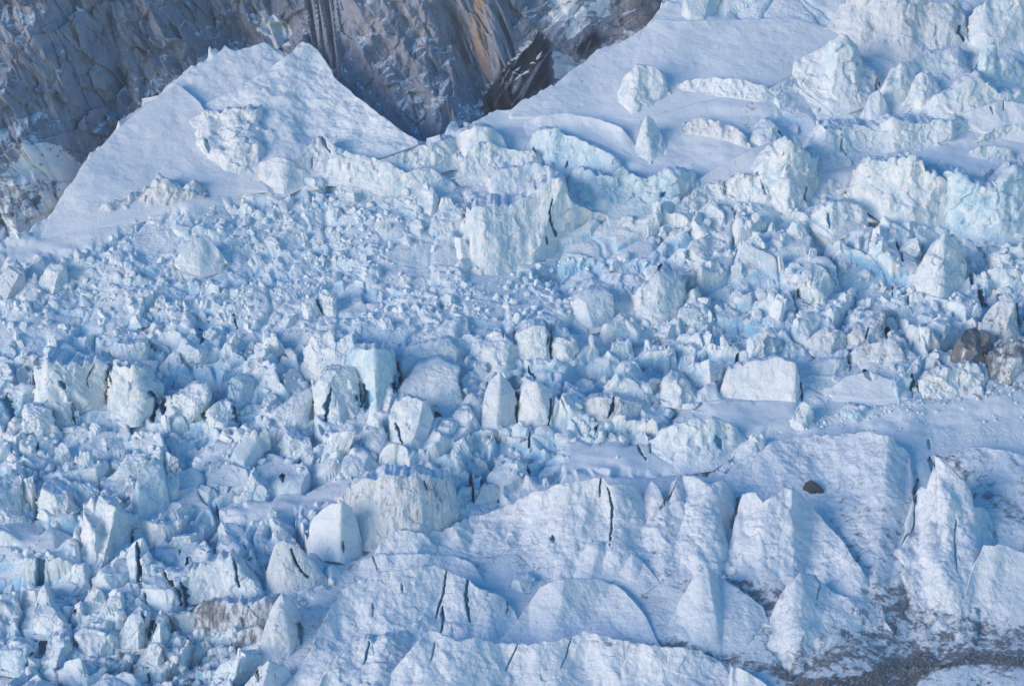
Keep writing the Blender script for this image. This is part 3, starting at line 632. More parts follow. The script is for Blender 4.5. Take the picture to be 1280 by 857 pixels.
F('ice_ridge', 'ice ridge', 'b3', 'great smooth whaleback mound of layered ice',
  [(580, 695), (640, 640), (700, 550), (740, 490), (800, 465), (880, 455), (960, 463), (1030, 490), (1080, 540), (1130, 600), (1155, 650)], [(580, 710), (700, 705), (820, 695), (900, 670), (1000, 675), (1080, 695), (1155, 710)], f=.45, rough=.7, mat='ridge', ref='the whaleback mound', creases=[(705, 690, .16, .16)])
F('ice_block', 'ice block', 'b3', 'boxy white block behind the whaleback mound',
  [(630, 495), (648, 450), (700, 446), (745, 482)], [(630, 515), (700, 525), (745, 500)], f=.2, rough=.8, mat='serac', top=6)
F('ice_ridge', 'ice ridge', 'b3', 'long low banded shelf of ice along the bottom edge',
  [(120, 890), (170, 830), (220, 780), (290, 690), (340, 648), (430, 690), (490, 680), (580, 697), (700, 702), (800, 690), (900, 655), (1000, 680), (1100, 700), (1271, 715), (1335, 728), (1410, 770), (1450, 830)], [(120, 930), (300, 925), (600, 900), (900, 860), (1100, 840), (1271, 845), (1450, 855)], f=.35, rough=1.2, mat='ridge', ref='the banded shelf')
F('ice_ridge', 'ice ridge', 'b3', 'shaded broken slope under the left end of the big front ridge',
  [(-60, 800), (0, 735), (80, 695), (200, 680), (300, 610), (320, 640)], [(-60, 920), (140, 880), (230, 780), (320, 680)], f=.5, rough=1.8, mat='serac', dirt=.1)
F('ice_ridge', 'ice ridge', '', 'broad smooth upper snow slope streaked with dirt behind the pointed fins',
  [(895, 612), (915, 588), (935, 568), (965, 556), (992, 545), (1040, 543), (1087, 539), (1114, 545), (1137, 570), (1142, 600), (1135, 650)], [(895, 622), (960, 625), (1020, 640), (1060, 680), (1090, 720), (1110, 735), (1135, 700)], f=0.82, rough=1, mat='ridge', dirt=.07, ref='the streaked slope', creases=[(1110, 1090, .1, .3)])
F('ice_ridge', 'ice ridge', 'c3', 'tall pointed fin with steep fluted left face',
  [(140, 410), (165, 370), (185, 330), (200, 270), (230, 150), (275, 136), (305, 178), (350, 160), (390, 123), (430, 135), (480, 180), (540, 260), (600, 320), (650, 400), (700, 480), (750, 562)], [(140, 425), (300, 470), (420, 450), (500, 440), (600, 500), (640, 600), (750, 580)], f=0.25, rough=1.3, mat='ridge', ref='the tall pointed fin', flute=1.6, creases=[(990, 992, .10, .55)])
F('ice_ridge', 'ice ridge', 'c3', 'lower banded hump below the tall pointed fin',
  [(335, 650), (350, 590), (370, 540), (400, 480), (450, 438), (500, 448), (560, 510), (640, 540), (745, 560), (752, 600)], [(335, 710), (420, 745), (550, 680), (620, 655), (752, 635)], f=0.45, rough=1, mat='ridge', creases=[(1003, 1000, .12, .3)])
F('ice_ridge', 'ice ridge', 'c3', 'sharp pyramid fin with a lit left face and shaded right face',
  [(-10, 560), (40, 475), (100, 413), (170, 470), (250, 520), (305, 565)], [(-10, 645), (80, 690), (170, 685), (250, 670), (305, 620)], f=0.4, rough=.8, mat='ridge', ref='the pyramid fin', creases=[(884, 902, .1, 1.0)])
F('ice_ridge', 'ice ridge', 'c3', 'scalloped ice face left of the tall pointed fin',
  [(-20, 100), (0, 85), (50, 83), (110, 120), (160, 103), (190, 140), (202, 230)], [(-20, 330), (80, 400), (150, 385), (202, 280)], f=.35, rough=1.4, mat='ridge', flute=1.2, creases=[(905, 900, .08, .6)])
F('ice_ridge', 'ice ridge', 'c3', 'ragged right-hand fin wall with deep vertical gullies',
  [(800, 355), (830, 310), (850, 270), (868, 155), (890, 110), (918, 150), (940, 60), (945, 10), (1000, 50), (1060, 110), (1090, 190), (1140, 208), (1152, 270), (1162, 335)], [(800, 380), (880, 520), (930, 580), (1000, 590), (1080, 580), (1162, 420)], f=.35, rough=1.6, mat='ridge', ref='the gullied fin wall', flute=1.6, creases=[(1172, 1175, .12, .2), (1222, 1205, .2, .8)])
F('ice_ridge', 'ice ridge', 'c3', 'smooth bright buttress at the right edge above the gravel',
  [(1070, 470), (1090, 400), (1120, 342), (1190, 333), (1271, 365), (1330, 390)], [(1070, 570), (1150, 590), (1271, 580), (1330, 580)], f=.35, rough=.8, mat='ridge', ref='the bright buttress')
F('ice_ridge', 'ice ridge', 'c3', 'snow-dusted upper slope at the right edge with diagonal dirt bands',
  [(985, 20), (1050, -20), (1130, -30), (1200, -10), (1290, 10), (1350, 20)], [(985, 60), (1060, 130), (1140, 250), (1200, 345), (1350, 400)], f=0.85, rough=1, mat='ridge', dirt=.12)
F('ice_ridge', 'ice ridge', 'c3', 'small cracked ice block at the end of the banded shelf',
  [(180, 880), (188, 785), (220, 790), (265, 812), (325, 855)], [(180, 900), (250, 910), (325, 890)], f=.4, rough=.8, mat='ridge')
F('boulder', 'rock', '', 'small dark boulder lodged in the hollow above the tall pointed fin',
  [(1004, 610), (1007, 603), (1014, 600), (1022, 604), (1030, 613)], [(1004, 613), (1017, 617), (1030, 615)], f=.3, rough=.7, mat='boulder')

# ------------------------------------------------------------------ dark slots and caves: (polyline in photo pixels, half width px, depth m)
def tl(t, pts):
    return [(TILE[t[0]] + x / 2.956, ROW[t[1]] + y / 2.956) for x, y in pts]
CREV = [
    (tl('b3', [(392, 432), (378, 520), (356, 600)]), 1.6, 14), (tl('b3', [(380, 560), (380, 610), (374, 655)]), 2.6, 16),
    (tl('b3', [(468, 470), (466, 520), (480, 612)]), 3.2, 18), (tl('b3', [(990, 130), (1008, 200), (1000, 280), (996, 345)]), 1.7, 16),
    (tl('b3', [(968, 90), (963, 160)]), 2.2, 12), (tl('b3', [(1235, 130), (1210, 170), (1185, 200)]), 1.6, 10),
    (tl('b3', [(225, 490), (226, 520)]), 1.2, 8), (tl('b3', [(120, 375), (138, 420)]), 1.2, 8), (tl('b3', [(122, 560), (122, 605)]), 1.3, 8),
    (tl('b3', [(618, 545), (612, 590)]), 1.5, 8), (tl('b3', [(785, 310), (790, 330)]), 4, 14), (tl('b3', [(310, 100), (312, 135)]), 1.2, 8),
    (tl('b3', [(660, 700), (640, 735), (620, 790)]), 1.1, 7), (tl('b3', [(855, 680), (830, 760), (815, 800)]), 1.1, 7), (tl('b3', [(350, 690), (335, 760)]), 1.1, 6),
    (tl('b3', [(110, 690), (85, 760)]), 2.0, 9), (tl('b3', [(470, 30), (488, 110), (490, 160)]), 2.6, 14), (tl('b3', [(540, 60), (515, 130)]), 1.8, 12), (tl('b3', [(680, 30), (700, 85)]), 4, 14),
    (tl('c3', [(215, 165), (205, 230), (195, 270)]), 2.8, 16), (tl('c3', [(880, 100), (865, 145), (872, 175)]), 3.2, 18), (tl('c3', [(868, 180), (858, 280), (820, 340)]), 1.4, 10),
    (tl('c3', [(925, 10), (932, 65)]), 3.2, 14), (tl('c3', [(1022, 240), (1018, 380), (1025, 435)]), 1.4, 8), (tl('c3', [(515, 490), (500, 560)]), 1.0, 6),
    (tl('c3', [(940, 0), (1030, 20)]), 1.4, 8), (tl('c3', [(500, 450), (515, 490)]), 1.0, 5),
    (tl('b2', [(652, 600), (656, 660), (658, 722)]), 2.6, 18), (tl('b2', [(775, 630), (778, 690), (765, 745)]), 1.8, 10), (tl('b2', [(1008, 625), (1003, 670), (990, 700)]), 3.0, 14),
    (tl('b2', [(768, 345), (772, 410), (780, 480)]), 3.6, 16), (tl('b2', [(210, 490), (215, 540), (205, 600)]), 4.5, 18), (tl('b2', [(440, 515), (450, 600)]), 1.6, 10),
    (tl('b2', [(85, 590), (90, 660)]), 9, 12), (tl('b2', [(1100, 790), (1110, 825), (1130, 850)]), 2.0, 9), (tl('b2', [(1145, 790), (1148, 830)]), 2.0, 9), (tl('b2', [(200, 720), (232, 795)]), 2.4, 12),
    (tl('b2', [(1160, 145), (1185, 130)]), 6, 16), (tl('b2', [(790, 0), (800, 30)]), 1.6, 8), (tl('b2', [(765, 30), (770, 60)]), 1.8, 8), (tl('b2', [(695, 740), (697, 800)]), 2, 10),
    (tl('b2', [(945, 700), (950, 760)]), 1.5, 9), (tl('b2', [(350, 660), (370, 700)]), 5, 10), (tl('b2', [(600, 370), (603, 410)]), 2.0, 10), (tl('b2', [(700, 510), (720, 540)]), 1.6, 8),
    (tl('b1', [(785, 735), (780, 790), (790, 857)]), 1.5, 10), (tl('b1', [(840, 600), (832, 620)]), 2.4, 10), (tl('b1', [(1190, 725), (1200, 715)]), 4, 12), (tl('b1', [(712, 545), (735, 570)]), 1.2, 8),
    (tl('a1', [(1180, 500), (1205, 545), (1218, 560)]), 3.2, 12), (tl('a1', [(770, 530), (775, 570)]), 2.4, 8), (tl('a1', [(1155, 580), (1155, 620)]), 1.2, 6),
    (tl('a2', [(390, 500), (405, 570)]), 2.6, 14), (tl('a2', [(215, 570), (228, 595)]), 3, 12), (tl('a2', [(350, 505), (320, 560), (330, 590)]), 1.1, 7), (tl('a2', [(268, 650), (275, 715)]), 2.6, 16),
    (tl('a2', [(545, 610), (570, 640), (560, 690)]), 6, 22), (tl('a2', [(600, 625), (598, 675)]), 4, 18), (tl('a2', [(20, 620), (40, 690)]), 9, 14), (tl('a2', [(740, 350), (740, 430)]), 4.5, 14),
    (tl('a2', [(140, 790), (138, 815)]), 2.0, 9), (tl('a2', [(640, 540), (700, 570)]), 6, 10), (tl('a2', [(1165, 260), (1190, 320)]), 2.6, 12), (tl('a2', [(1225, 590), (1205, 660), (1200, 710)]), 3, 14),
    (tl('a2', [(855, 650), (880, 720)]), 4, 14), (tl('a2', [(860, 310), (875, 350)]), 2.2, 10), (tl('a2', [(740, 690), (760, 700)]), 5, 10), (tl('a2', [(1100, 830), (1110, 857)]), 3.5, 12), (tl('a2', [(290, 820), (330, 850)]), 2.5, 10),
    (tl('c2', [(770, 345), (765, 405)]), 4.0, 18), (tl('c2', [(698, 365), (682, 420)]), 1.4, 9), (tl('c2', [(630, 455), (630, 500)]), 2.2, 10), (tl('c2', [(680, 515), (705, 555)]), 4.5, 10),
    (tl('c2', [(440, 215), (445, 255), (460, 275)]), 1.6, 9), (tl('c2', [(1075, 160), (1078, 200)]), 3.5, 14), (tl('c2', [(1100, 210), (1135, 235)]), 4.5, 14), (tl('c2', [(1245, 270), (1258, 350)]), 2.8, 12),
    (tl('c2', [(188, 415), (190, 445)]), 1.5, 9), (tl('c2', [(215, 470), (205, 505)]), 2.2, 10), (tl('c2', [(860, 540), (860, 620)]), 2.4, 12), (tl('c2', [(800, 60), (820, 130)]), 2.5, 10), (tl('c2', [(785, 195), (787, 220)]), 1.2, 8),
    (tl('c2', [(130, 770), (150, 810)]), 6, 12), (tl('c2', [(450, 570), (452, 635)]), 1.6, 8), (tl('c2', [(920, 780), (925, 810)]), 2.2, 9), (tl('c2', [(610, 200), (625, 235)]), 2.6, 10),
    (tl('c1', [(1030, 100), (1020, 125), (1045, 150)]), 3.0, 14), (tl('c1', [(1100, 230), (1098, 270)]), 2.2, 10), (tl('c1', [(733, 300), (733, 330)]), 1.8, 8), (tl('c1', [(1150, 395), (1158, 420)]), 1.8, 8),
    (tl('c1', [(600, 465), (605, 530), (615, 570)]), 1.0, 7), (tl('c1', [(165, 670), (165, 720)]), 1.2, 7), (tl('c1', [(300, 640), (318, 720)]), 1.6, 9), (tl('c1', [(470, 690), (468, 760)]), 1.3, 8), (tl('c1', [(1200, 375), (1200, 405)]), 1.4, 8),
    (tl('c1', [(370, 470), (375, 510)]), 1.8, 8), (tl('c1', [(545, 790), (552, 840)]), 2, 8),
    (tl('a3', [(95, 80), (110, 150), (130, 200)]), 7, 20), (tl('a3', [(490, 265), (475, 310)]), 3.2, 16), (tl('a3', [(505, 380), (515, 430), (520, 490)]), 6, 22), (tl('a3', [(530, 510), (540, 550)]), 2.2, 12),
    (tl('a3', [(605, 440), (650, 510), (660, 555)]), 4.5, 22), (tl('a3', [(670, 480), (685, 560)]), 6, 22), (tl('a3', [(862, 385), (870, 430), (882, 490)]), 2.4, 12), (tl('a3', [(1072, 352), (1090, 400), (1135, 455)]), 2.4, 12),
    (tl('a3', [(690, 385), (692, 410)]), 3.2, 10), (tl('a3', [(855, 305), (900, 288)]), 4, 14), (tl('a3', [(820, 260), (835, 280)]), 3.5, 12), (tl('a3', [(1140, 285), (1130, 335)]), 1.8, 10), (tl('a3', [(658, 310), (660, 375)]), 1.4, 8),
    (tl('a3', [(565, 610), (555, 670)]), 4.5, 16), (tl('a3', [(628, 620), (628, 655)]), 2.8, 12), (tl('a3', [(1105, 630), (1112, 700)]), 4.5, 14), (tl('a3', [(545, 790), (548, 815)]), 2.2, 9), (tl('a3', [(525, 590), (528, 620)]), 1.6, 9),
    (tl('a3', [(1105, 10), (1108, 30)]), 3, 12), (tl('a3', [(1045, 70), (1045, 110)]), 3.6, 12), (tl('a3', [(800, 180), (805, 205)]), 2.8, 10), (tl('a3', [(800, 300), (790, 370)]), 2.5, 12), (tl('a3', [(905, 340), (915, 370)]), 2, 9),
    (tl('a3', [(130, 460), (170, 440)]), 3.5, 10), (tl('a3', [(95, 430), (105, 410)]), 1.5, 8), (tl('a3', [(10, 690), (60, 680)]), 2.8, 10), (tl('a3', [(130, 720), (95, 780)]), 2.5, 10), (tl('a3', [(280, 690), (290, 710)]), 2.4, 12),
    (tl('a3', [(275, 585), (280, 600)]), 2.4, 9), (tl('a3', [(1200, 400), (1271, 410)]), 2.2, 10), (tl('a3', [(1265, 320), (1268, 370)]), 1.6, 8), (tl('a3', [(330, 30), (325, 10)]), 2.2, 9), (tl('a3', [(950, 790), (955, 840)]), 1.8, 9), (tl('a3', [(910, 790), (912, 815)]), 1.4, 8),
]
# ------------------------------------------------------------------ the slope
RIDGE_ZONE = zone([[(318, 900), (330, 800), (400, 740), (450, 690), (560, 655), (620, 630), (740, 592), (860, 585), (910, 590), (1000, 528), (1100, 500), (1420, 470), (1420, 960), (318, 960)]], 10)
SMOOTH_ZONE = zone([[(-140, 330), (30, 300), (60, 270), (100, 200), (230, 85), (340, 40), (400, 40), (525, 170), (480, 195), (400, 190), (330, 215), (300, 250), (180, 270), (90, 320)],
                    [(530, 190), (600, 140), (740, 60), (830, 0), (900, 20), (1055, 45), (990, 110), (960, 160), (1000, 195), (860, 240), (760, 200), (640, 175), (560, 195)],
                    [(1010, 215), (1150, 190), (1290, 130), (1420, 120), (1420, 200), (1250, 220), (1160, 205), (1060, 225)],
                    [(880, 500), (1000, 500), (1000, 530), (930, 545), (890, 530)], [(960, 560), (1020, 530), (1120, 503), (1300, 478), (1300, 520), (1100, 545)],
                    [(705, 545), (850, 555), (850, 590), (700, 590)], [(270, 635), (420, 600), (560, 585), (560, 600), (440, 620), (300, 650)], [(20, 665), (70, 660), (80, 695), (25, 700)]], 9)
FINE_ZONE = zone([[(60, 330), (180, 270), (350, 230), (520, 210), (590, 250), (580, 340), (680, 330), (820, 320), (800, 400), (640, 400), (520, 440), (300, 420), (200, 400), (60, 440), (-140, 460), (-140, 380)]], 25)
CALM = zone([[(400, 175), (560, 175), (640, 140), (860, 0), (1420, -60), (1420, 250), (1290, 260), (1180, 240), (1040, 250), (940, 190), (850, 215), (780, 255), (690, 215), (600, 250), (520, 215), (420, 215)], [(820, 520), (1000, 440), (1130, 440), (1200, 490), (1000, 560)]], 14)
MORAINE0 = [(975, 860), (1010, 850), (1070, 846), (1095, 838), (1120, 824), (1155, 815), (1190, 812), (1230, 818), (1275, 822), (1420, 818), (1420, 842), (1275, 834), (1230, 832), (1180, 836), (1150, 850), (1140, 870), (1420, 900), (1420, 940), (960, 940)]
DIRT_G = (.30 * zone([MORAINE0], 5) + 0.36 * zone([[(1070, 770), (1100, 735), (1200, 760), (1290, 780), (1420, 790), (1420, 860), (1200, 830), (1090, 840), (980, 850), (960, 800)]], 16)
          + 0.42 * zone([[(200, 760), (260, 745), (330, 780), (330, 860), (150, 860), (60, 840), (140, 800)]], 22)
          + 0.30 * zone([[(1060, 430), (1200, 390), (1300, 380), (1300, 500), (1180, 500), (1100, 470)]], 18)
          + 0.45 * zone([[(730, 800), (850, 800), (1010, 845), (1010, 856), (860, 815), (740, 808)]], 4)
          + 0.40 * zone([[(890, 705), (950, 720), (985, 745), (960, 770), (920, 735)]], 9)
          + 0.22 * zone([[(1060, 590), (1120, 660), (1150, 760), (1080, 760), (1030, 650)]], 14)
          + 0.36 * zone([[(1180, 560), (1290, 640), (1290, 670), (1190, 600)]], 9)
          + 0.30 * zone([[(940, 170), (945, 120), (925, 120), (925, 170)]], 8) + 0.22 * zone([[(60, 330), (190, 320), (190, 380), (60, 420), (-20, 400)]], 20)
          + 0.34 * zone([[(540, 800), (560, 650), (480, 620), (420, 640)]], 3) * 0)
BLENDED = ('ice_ridge', 'snow_mound', 'snow_cone', 'snow_dome', 'snow_peak', 'snow_bank')
def outline(ft):
    """crest and foot line; forms that grow out of the slope get a long apron and ends that run down to the foot"""
    T = np.array(ft['T'], float); B = np.array(ft['B'], float)
    if ft['name'] == 'ice_ridge' or ft.get('blend'):
        k = .38 if ft['name'] == 'ice_ridge' else .12
        tb = np.interp(B[:, 0], T[:, 0], T[:, 1]); B = B.copy(); B[:, 1] += k * np.maximum(B[:, 1] - tb, 4)
        for e in (0, -1):
            h = np.interp(T[e, 0], B[:, 0], B[:, 1]) - T[e, 1]
            if h > 3:
                sg = -1 if e == 0 else 1
                new = np.array([[T[e, 0] + sg * .16 * h, T[e, 1] + .45 * h], [T[e, 0] + sg * .5 * h, T[e, 1] + h]])
                T = np.concatenate([new[::-1], T]) if e == 0 else np.concatenate([T, new])
    return T, B

def form_mask(lo=-9, hi=3, names=None):
    m = np.zeros(_GX.shape)
    global _GX_, _GY_
    for ft in FEATS:
        if names and ft['name'] not in names and not ft.get('blend'): continue
        T, B = outline(ft)
        poly = [tuple(p) for p in T] + [tuple(p) for p in B[::-1]]
        a = np.array(poly)
        i0, i1 = np.clip([int((a[:, 0].min() - 20 - GX0) / GS), int((a[:, 0].max() + 24 - GX0) / GS)], 0, len(_gx))
        j0, j1 = np.clip([int((a[:, 1].min() - 20 - GY0) / GS), int((a[:, 1].max() + 24 - GY0) / GS)], 0, len(_gy))
        if i1 <= i0 or j1 <= j0: continue
        s = signed_poly(poly, _GX[j0:j1, i0:i1], _GY[j0:j1, i0:i1])
        m[j0:j1, i0:i1] = np.maximum(m[j0:j1, i0:i1], sstep(lo, hi, s))
    return m
FORM = form_mask()
FORM_LOW = form_mask(-3, 5)
FORM_IN = form_mask(2, 12, BLENDED)
CHAOS = np.clip(1 - np.maximum(RIDGE_ZONE, SMOOTH_ZONE), 0, 1)
_low = (fbm(np.stack([_GX.ravel(), _GY.ravel() * 1.2, 0 * _GX.ravel()], 1), 170, 2, 5) * 9).reshape(_GX.shape)
_hump = np.zeros(_GX.shape)
def Dm(px, py):
    return 2000 + 0.64 * (CY - np.asarray(py, float)) + samp(_low, px, py)

# where the glacier ends against the rock wall
EDGE = np.array([(-140, 345), (0, 306), (35, 294), (62, 268), (85, 232), (100, 212), (112, 192), (140, 166), (165, 143), (195, 118), (222, 95), (262, 68), (320, 56), (350, 62), (372, 76), (400, 80), (430, 112), (470, 150), (522, 180), (548, 172), (565, 152), (600, 142), (640, 134), (692, 108), (744, 68), (800, 42), (818, 22), (832, -10), (860, -60), (1420, -160)], float)
def edge(px):
    px = np.asarray(px, float); z = np.stack([px.ravel(), 0 * px.ravel(), 0 * px.ravel()], 1)
    return np.interp(px, EDGE[:, 0], EDGE[:, 1]) + (2.6 * vnoise(z, 13, 111) + 1.6 * vnoise(z, 4.5, 112)).reshape(px.shape)

def crevasse(px, py):
    add = np.zeros(px.shape); cut = np.zeros(px.shape)
    for pts, w, dep in CREV:
        a = np.array(pts); m = w + 3
        k = (px > a[:, 0].min() - m) & (px < a[:, 0].max() + m) & (py > a[:, 1].min() - m) & (py < a[:, 1].max() + m)
        if not k.any(): continue
        wv = np.stack([px[k], py[k] * .7, 0 * px[k]], 1)
        d, t = seg_dist(px[k] + 1.2 * vnoise(wv, 13, 92) + .5 * vnoise(wv, 3.5, 93), py[k], pts)
        wob = 0.75 + 0.5 * vnoise(np.stack([px[k], py[k], 0 * px[k]], 1), 5.0, 91)
        ww = 1.2 * w * (0.35 + 0.65 * np.sin(np.pi * np.clip(t, .06, .94))) * np.clip(wob, .35, 1.3)
        add[k] = np.maximum(add[k], dep * 1.0 * sstep(1.0, 0.55, d / ww)); cut[k] = np.maximum(cut[k], sstep(1.9, 0.9, d / ww))
    return add, cut

PUSH = -FWD * 0.45 + np.array([0, 0, 0.9]); PUSH /= np.linalg.norm(PUSH)

def build_ground():
    xs = np.arange(-136, 1417, STEP); ys = np.arange(-90, 950, STEP)
    X, Y = np.meshgrid(xs, ys); e = edge(X); over = np.maximum(e - Y, 0); Ye = np.maximum(Y, e)
    sh = X.shape; x = X.ravel(); y = Ye.ravel()
    ch = samp(CHAOS, x, y); rg = samp(RIDGE_ZONE, x, y); sm = samp(SMOOTH_ZONE, x, y); fi = samp(FINE_ZONE, x, y); cl = samp(CALM, x, y)
    D = Dm(x, y)
    P = world(x, y, D)
    q = P.astype(f4)
    # blocky broken ice on three scales, smooth drifted snow elsewhere
    wq = q + 5 * np.stack([vnoise(q, 18, 3)] * 3, 1)
    a1, b1, _ = chips(wq * np.array([1, 1, .7], f4), 30.0, 5, 1.3)
    a2, b2, _ = chips(wq, 12.0, 8, 1.6)
    a3, b3, _ = chips(q, 5.0, 9, 1.4)
    nl = fbm(q, 30, 4, 21); ns = fbm(q, 6, 3, 31)
    coarse = np.clip(1 - fi * .75, 0, 1)
    fill = np.maximum(sstep(.02, .26, fbm(q * np.array([.6, 1, 1], f4), 30, 3, 37)), .85 * cl)          # drifted snow filling the troughs
    h = ch * (coarse * (1 - .75 * cl) * (4.2 * a1 + 3.0 * facets(q, 30, 39) - 3.5 * sstep(.10, .02, b1)) + (1 - .85 * fill) * (1.9 * a2 * (1 - .45 * fi) + .40 * a3 - 1.0 * sstep(.08, .0, b2)) + 3.2 * nl - 2.0)
    fm = samp(FORM, x, y)
    h = h * (1 - .6 * fm * ch) - 2.4 * samp(FORM_LOW, x, y) * ch
    h += np.maximum(sm, 0) * (2.6 * nl + 1.5 * fbm(q * np.array([.5, 1, 1], f4), 13, 3, 57) + .12 * ns) + rg * (2.2 * facets(q * np.array([1, .6, .6], f4), 34, 45) + .9 * nl + .7 * fbm(q * np.array([1, .22, .22], f4), 9, 3, 47)) 
    h = h * (1 - .5 * samp(FORM, x, y) * np.maximum(rg, sm)) - 7.0 * samp(FORM_IN, x, y)
    h = (.35 * h.reshape(sh) + .65 * blur(h.reshape(sh), 1)).ravel()
    add, cut = crevasse(x, y)
    P = P + h[:, None] * PUSH + (add * (1 - .55 * rg))[:, None] * FWD
    o = over.ravel()
    P[:, 1] += o * 1.6; P[:, 2] -= o * 1.0
    P = P.reshape(sh + (3,))
    global GROUND
    GROUND = (xs, ys, P)
    V = P.reshape(-1, 3); Fc = grid_faces(*sh)
    keep = over.ravel()[Fc].max(1) < 26
    cy = y[Fc].mean(1); cx_ = x[Fc].mean(1)
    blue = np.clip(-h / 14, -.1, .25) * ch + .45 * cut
    dirt = samp(DIRT_G, x, y) + rg * (.17 * sstep(590, 720, y) * (1 - .9 * sstep(.25, .8, samp(FORM_IN, x, y))) + .02 + .13 * fbm(q * np.array([1, .3, .3], f4), 18, 3, 49))
    cls = np.zeros(len(Fc), int)
    cm = samp(CHAOS, cx_, cy)
    cls[samp(SMOOTH_ZONE, cx_, cy) > .5] = 3
    cls[cm > .5] = 1
    gravel = samp(zone([MORAINE], 3), cx_, cy) > .5
    cls[gravel] = 2
    for c, (nm, mat, kind) in enumerate((('glacier', 'ridge', 'structure'), ('ice_rubble', 'rubble', 'stuff'), ('moraine_ground', 'dirty', 'structure'), ('snow_slope', 'snow', 'structure'))):
        f = Fc[keep & (cls == c)]
        v, f, at = compact(V, f, {'blue': blue, 'dirt': dirt})
        o = mesh_from(nm, v, f, M[mat], attrs=at, smooth=(c != 1))
        tag(o, kind=kind)
        if nm == 'ice_rubble': tag(o, 'jumbled pale blue broken ice filling the slope between the seracs', 'ice rubble')

MORAINE = [(975, 860), (1010, 850), (1070, 846), (1095, 838), (1120, 824), (1155, 815), (1190, 812), (1230, 818), (1275, 822), (1420, 818), (1420, 842), (1275, 834), (1230, 832), (1180, 836), (1150, 850), (1140, 870), (1420, 900), (1420, 940), (960, 940)]
build_ground()
def build_beyond():
    """the rest of the valley side, under and around the icefall"""
    xs = np.arange(-1500, 2801, 40.0); ys = np.arange(-900, 1601, 40.0)
    X, Y = np.meshgrid(xs, ys); x, y = X.ravel(), Y.ravel()
    n = fbm(np.stack([x, y, 0 * x], 1), 420, 4, 131)
    out = np.clip(np.maximum.reduce([-x - 60, x - 1340, y - 880, 0 * x]) / 160, 0, 1)
    D = 2000 + 0.64 * (CY - y) + 130 - 112 * out - 26 * n * out
    o = mesh_from('snowfield', world(x, y, D), grid_faces(*X.shape), M['snow'], attrs={'blue': 0 * x, 'dirt': 0 * x})
    tag(o, kind='structure')
    return o
BEYOND = build_beyond()

def ground_at(px, py):
    xs, ys, P = GROUND
    i = np.clip(np.rint((np.asarray(px) - xs[0]) / STEP).astype(int), 0, len(xs) - 1)
    j = np.clip(np.rint((np.asarray(py) - ys[0]) / STEP).astype(int), 0, len(ys) - 1)
    return P[j, i]

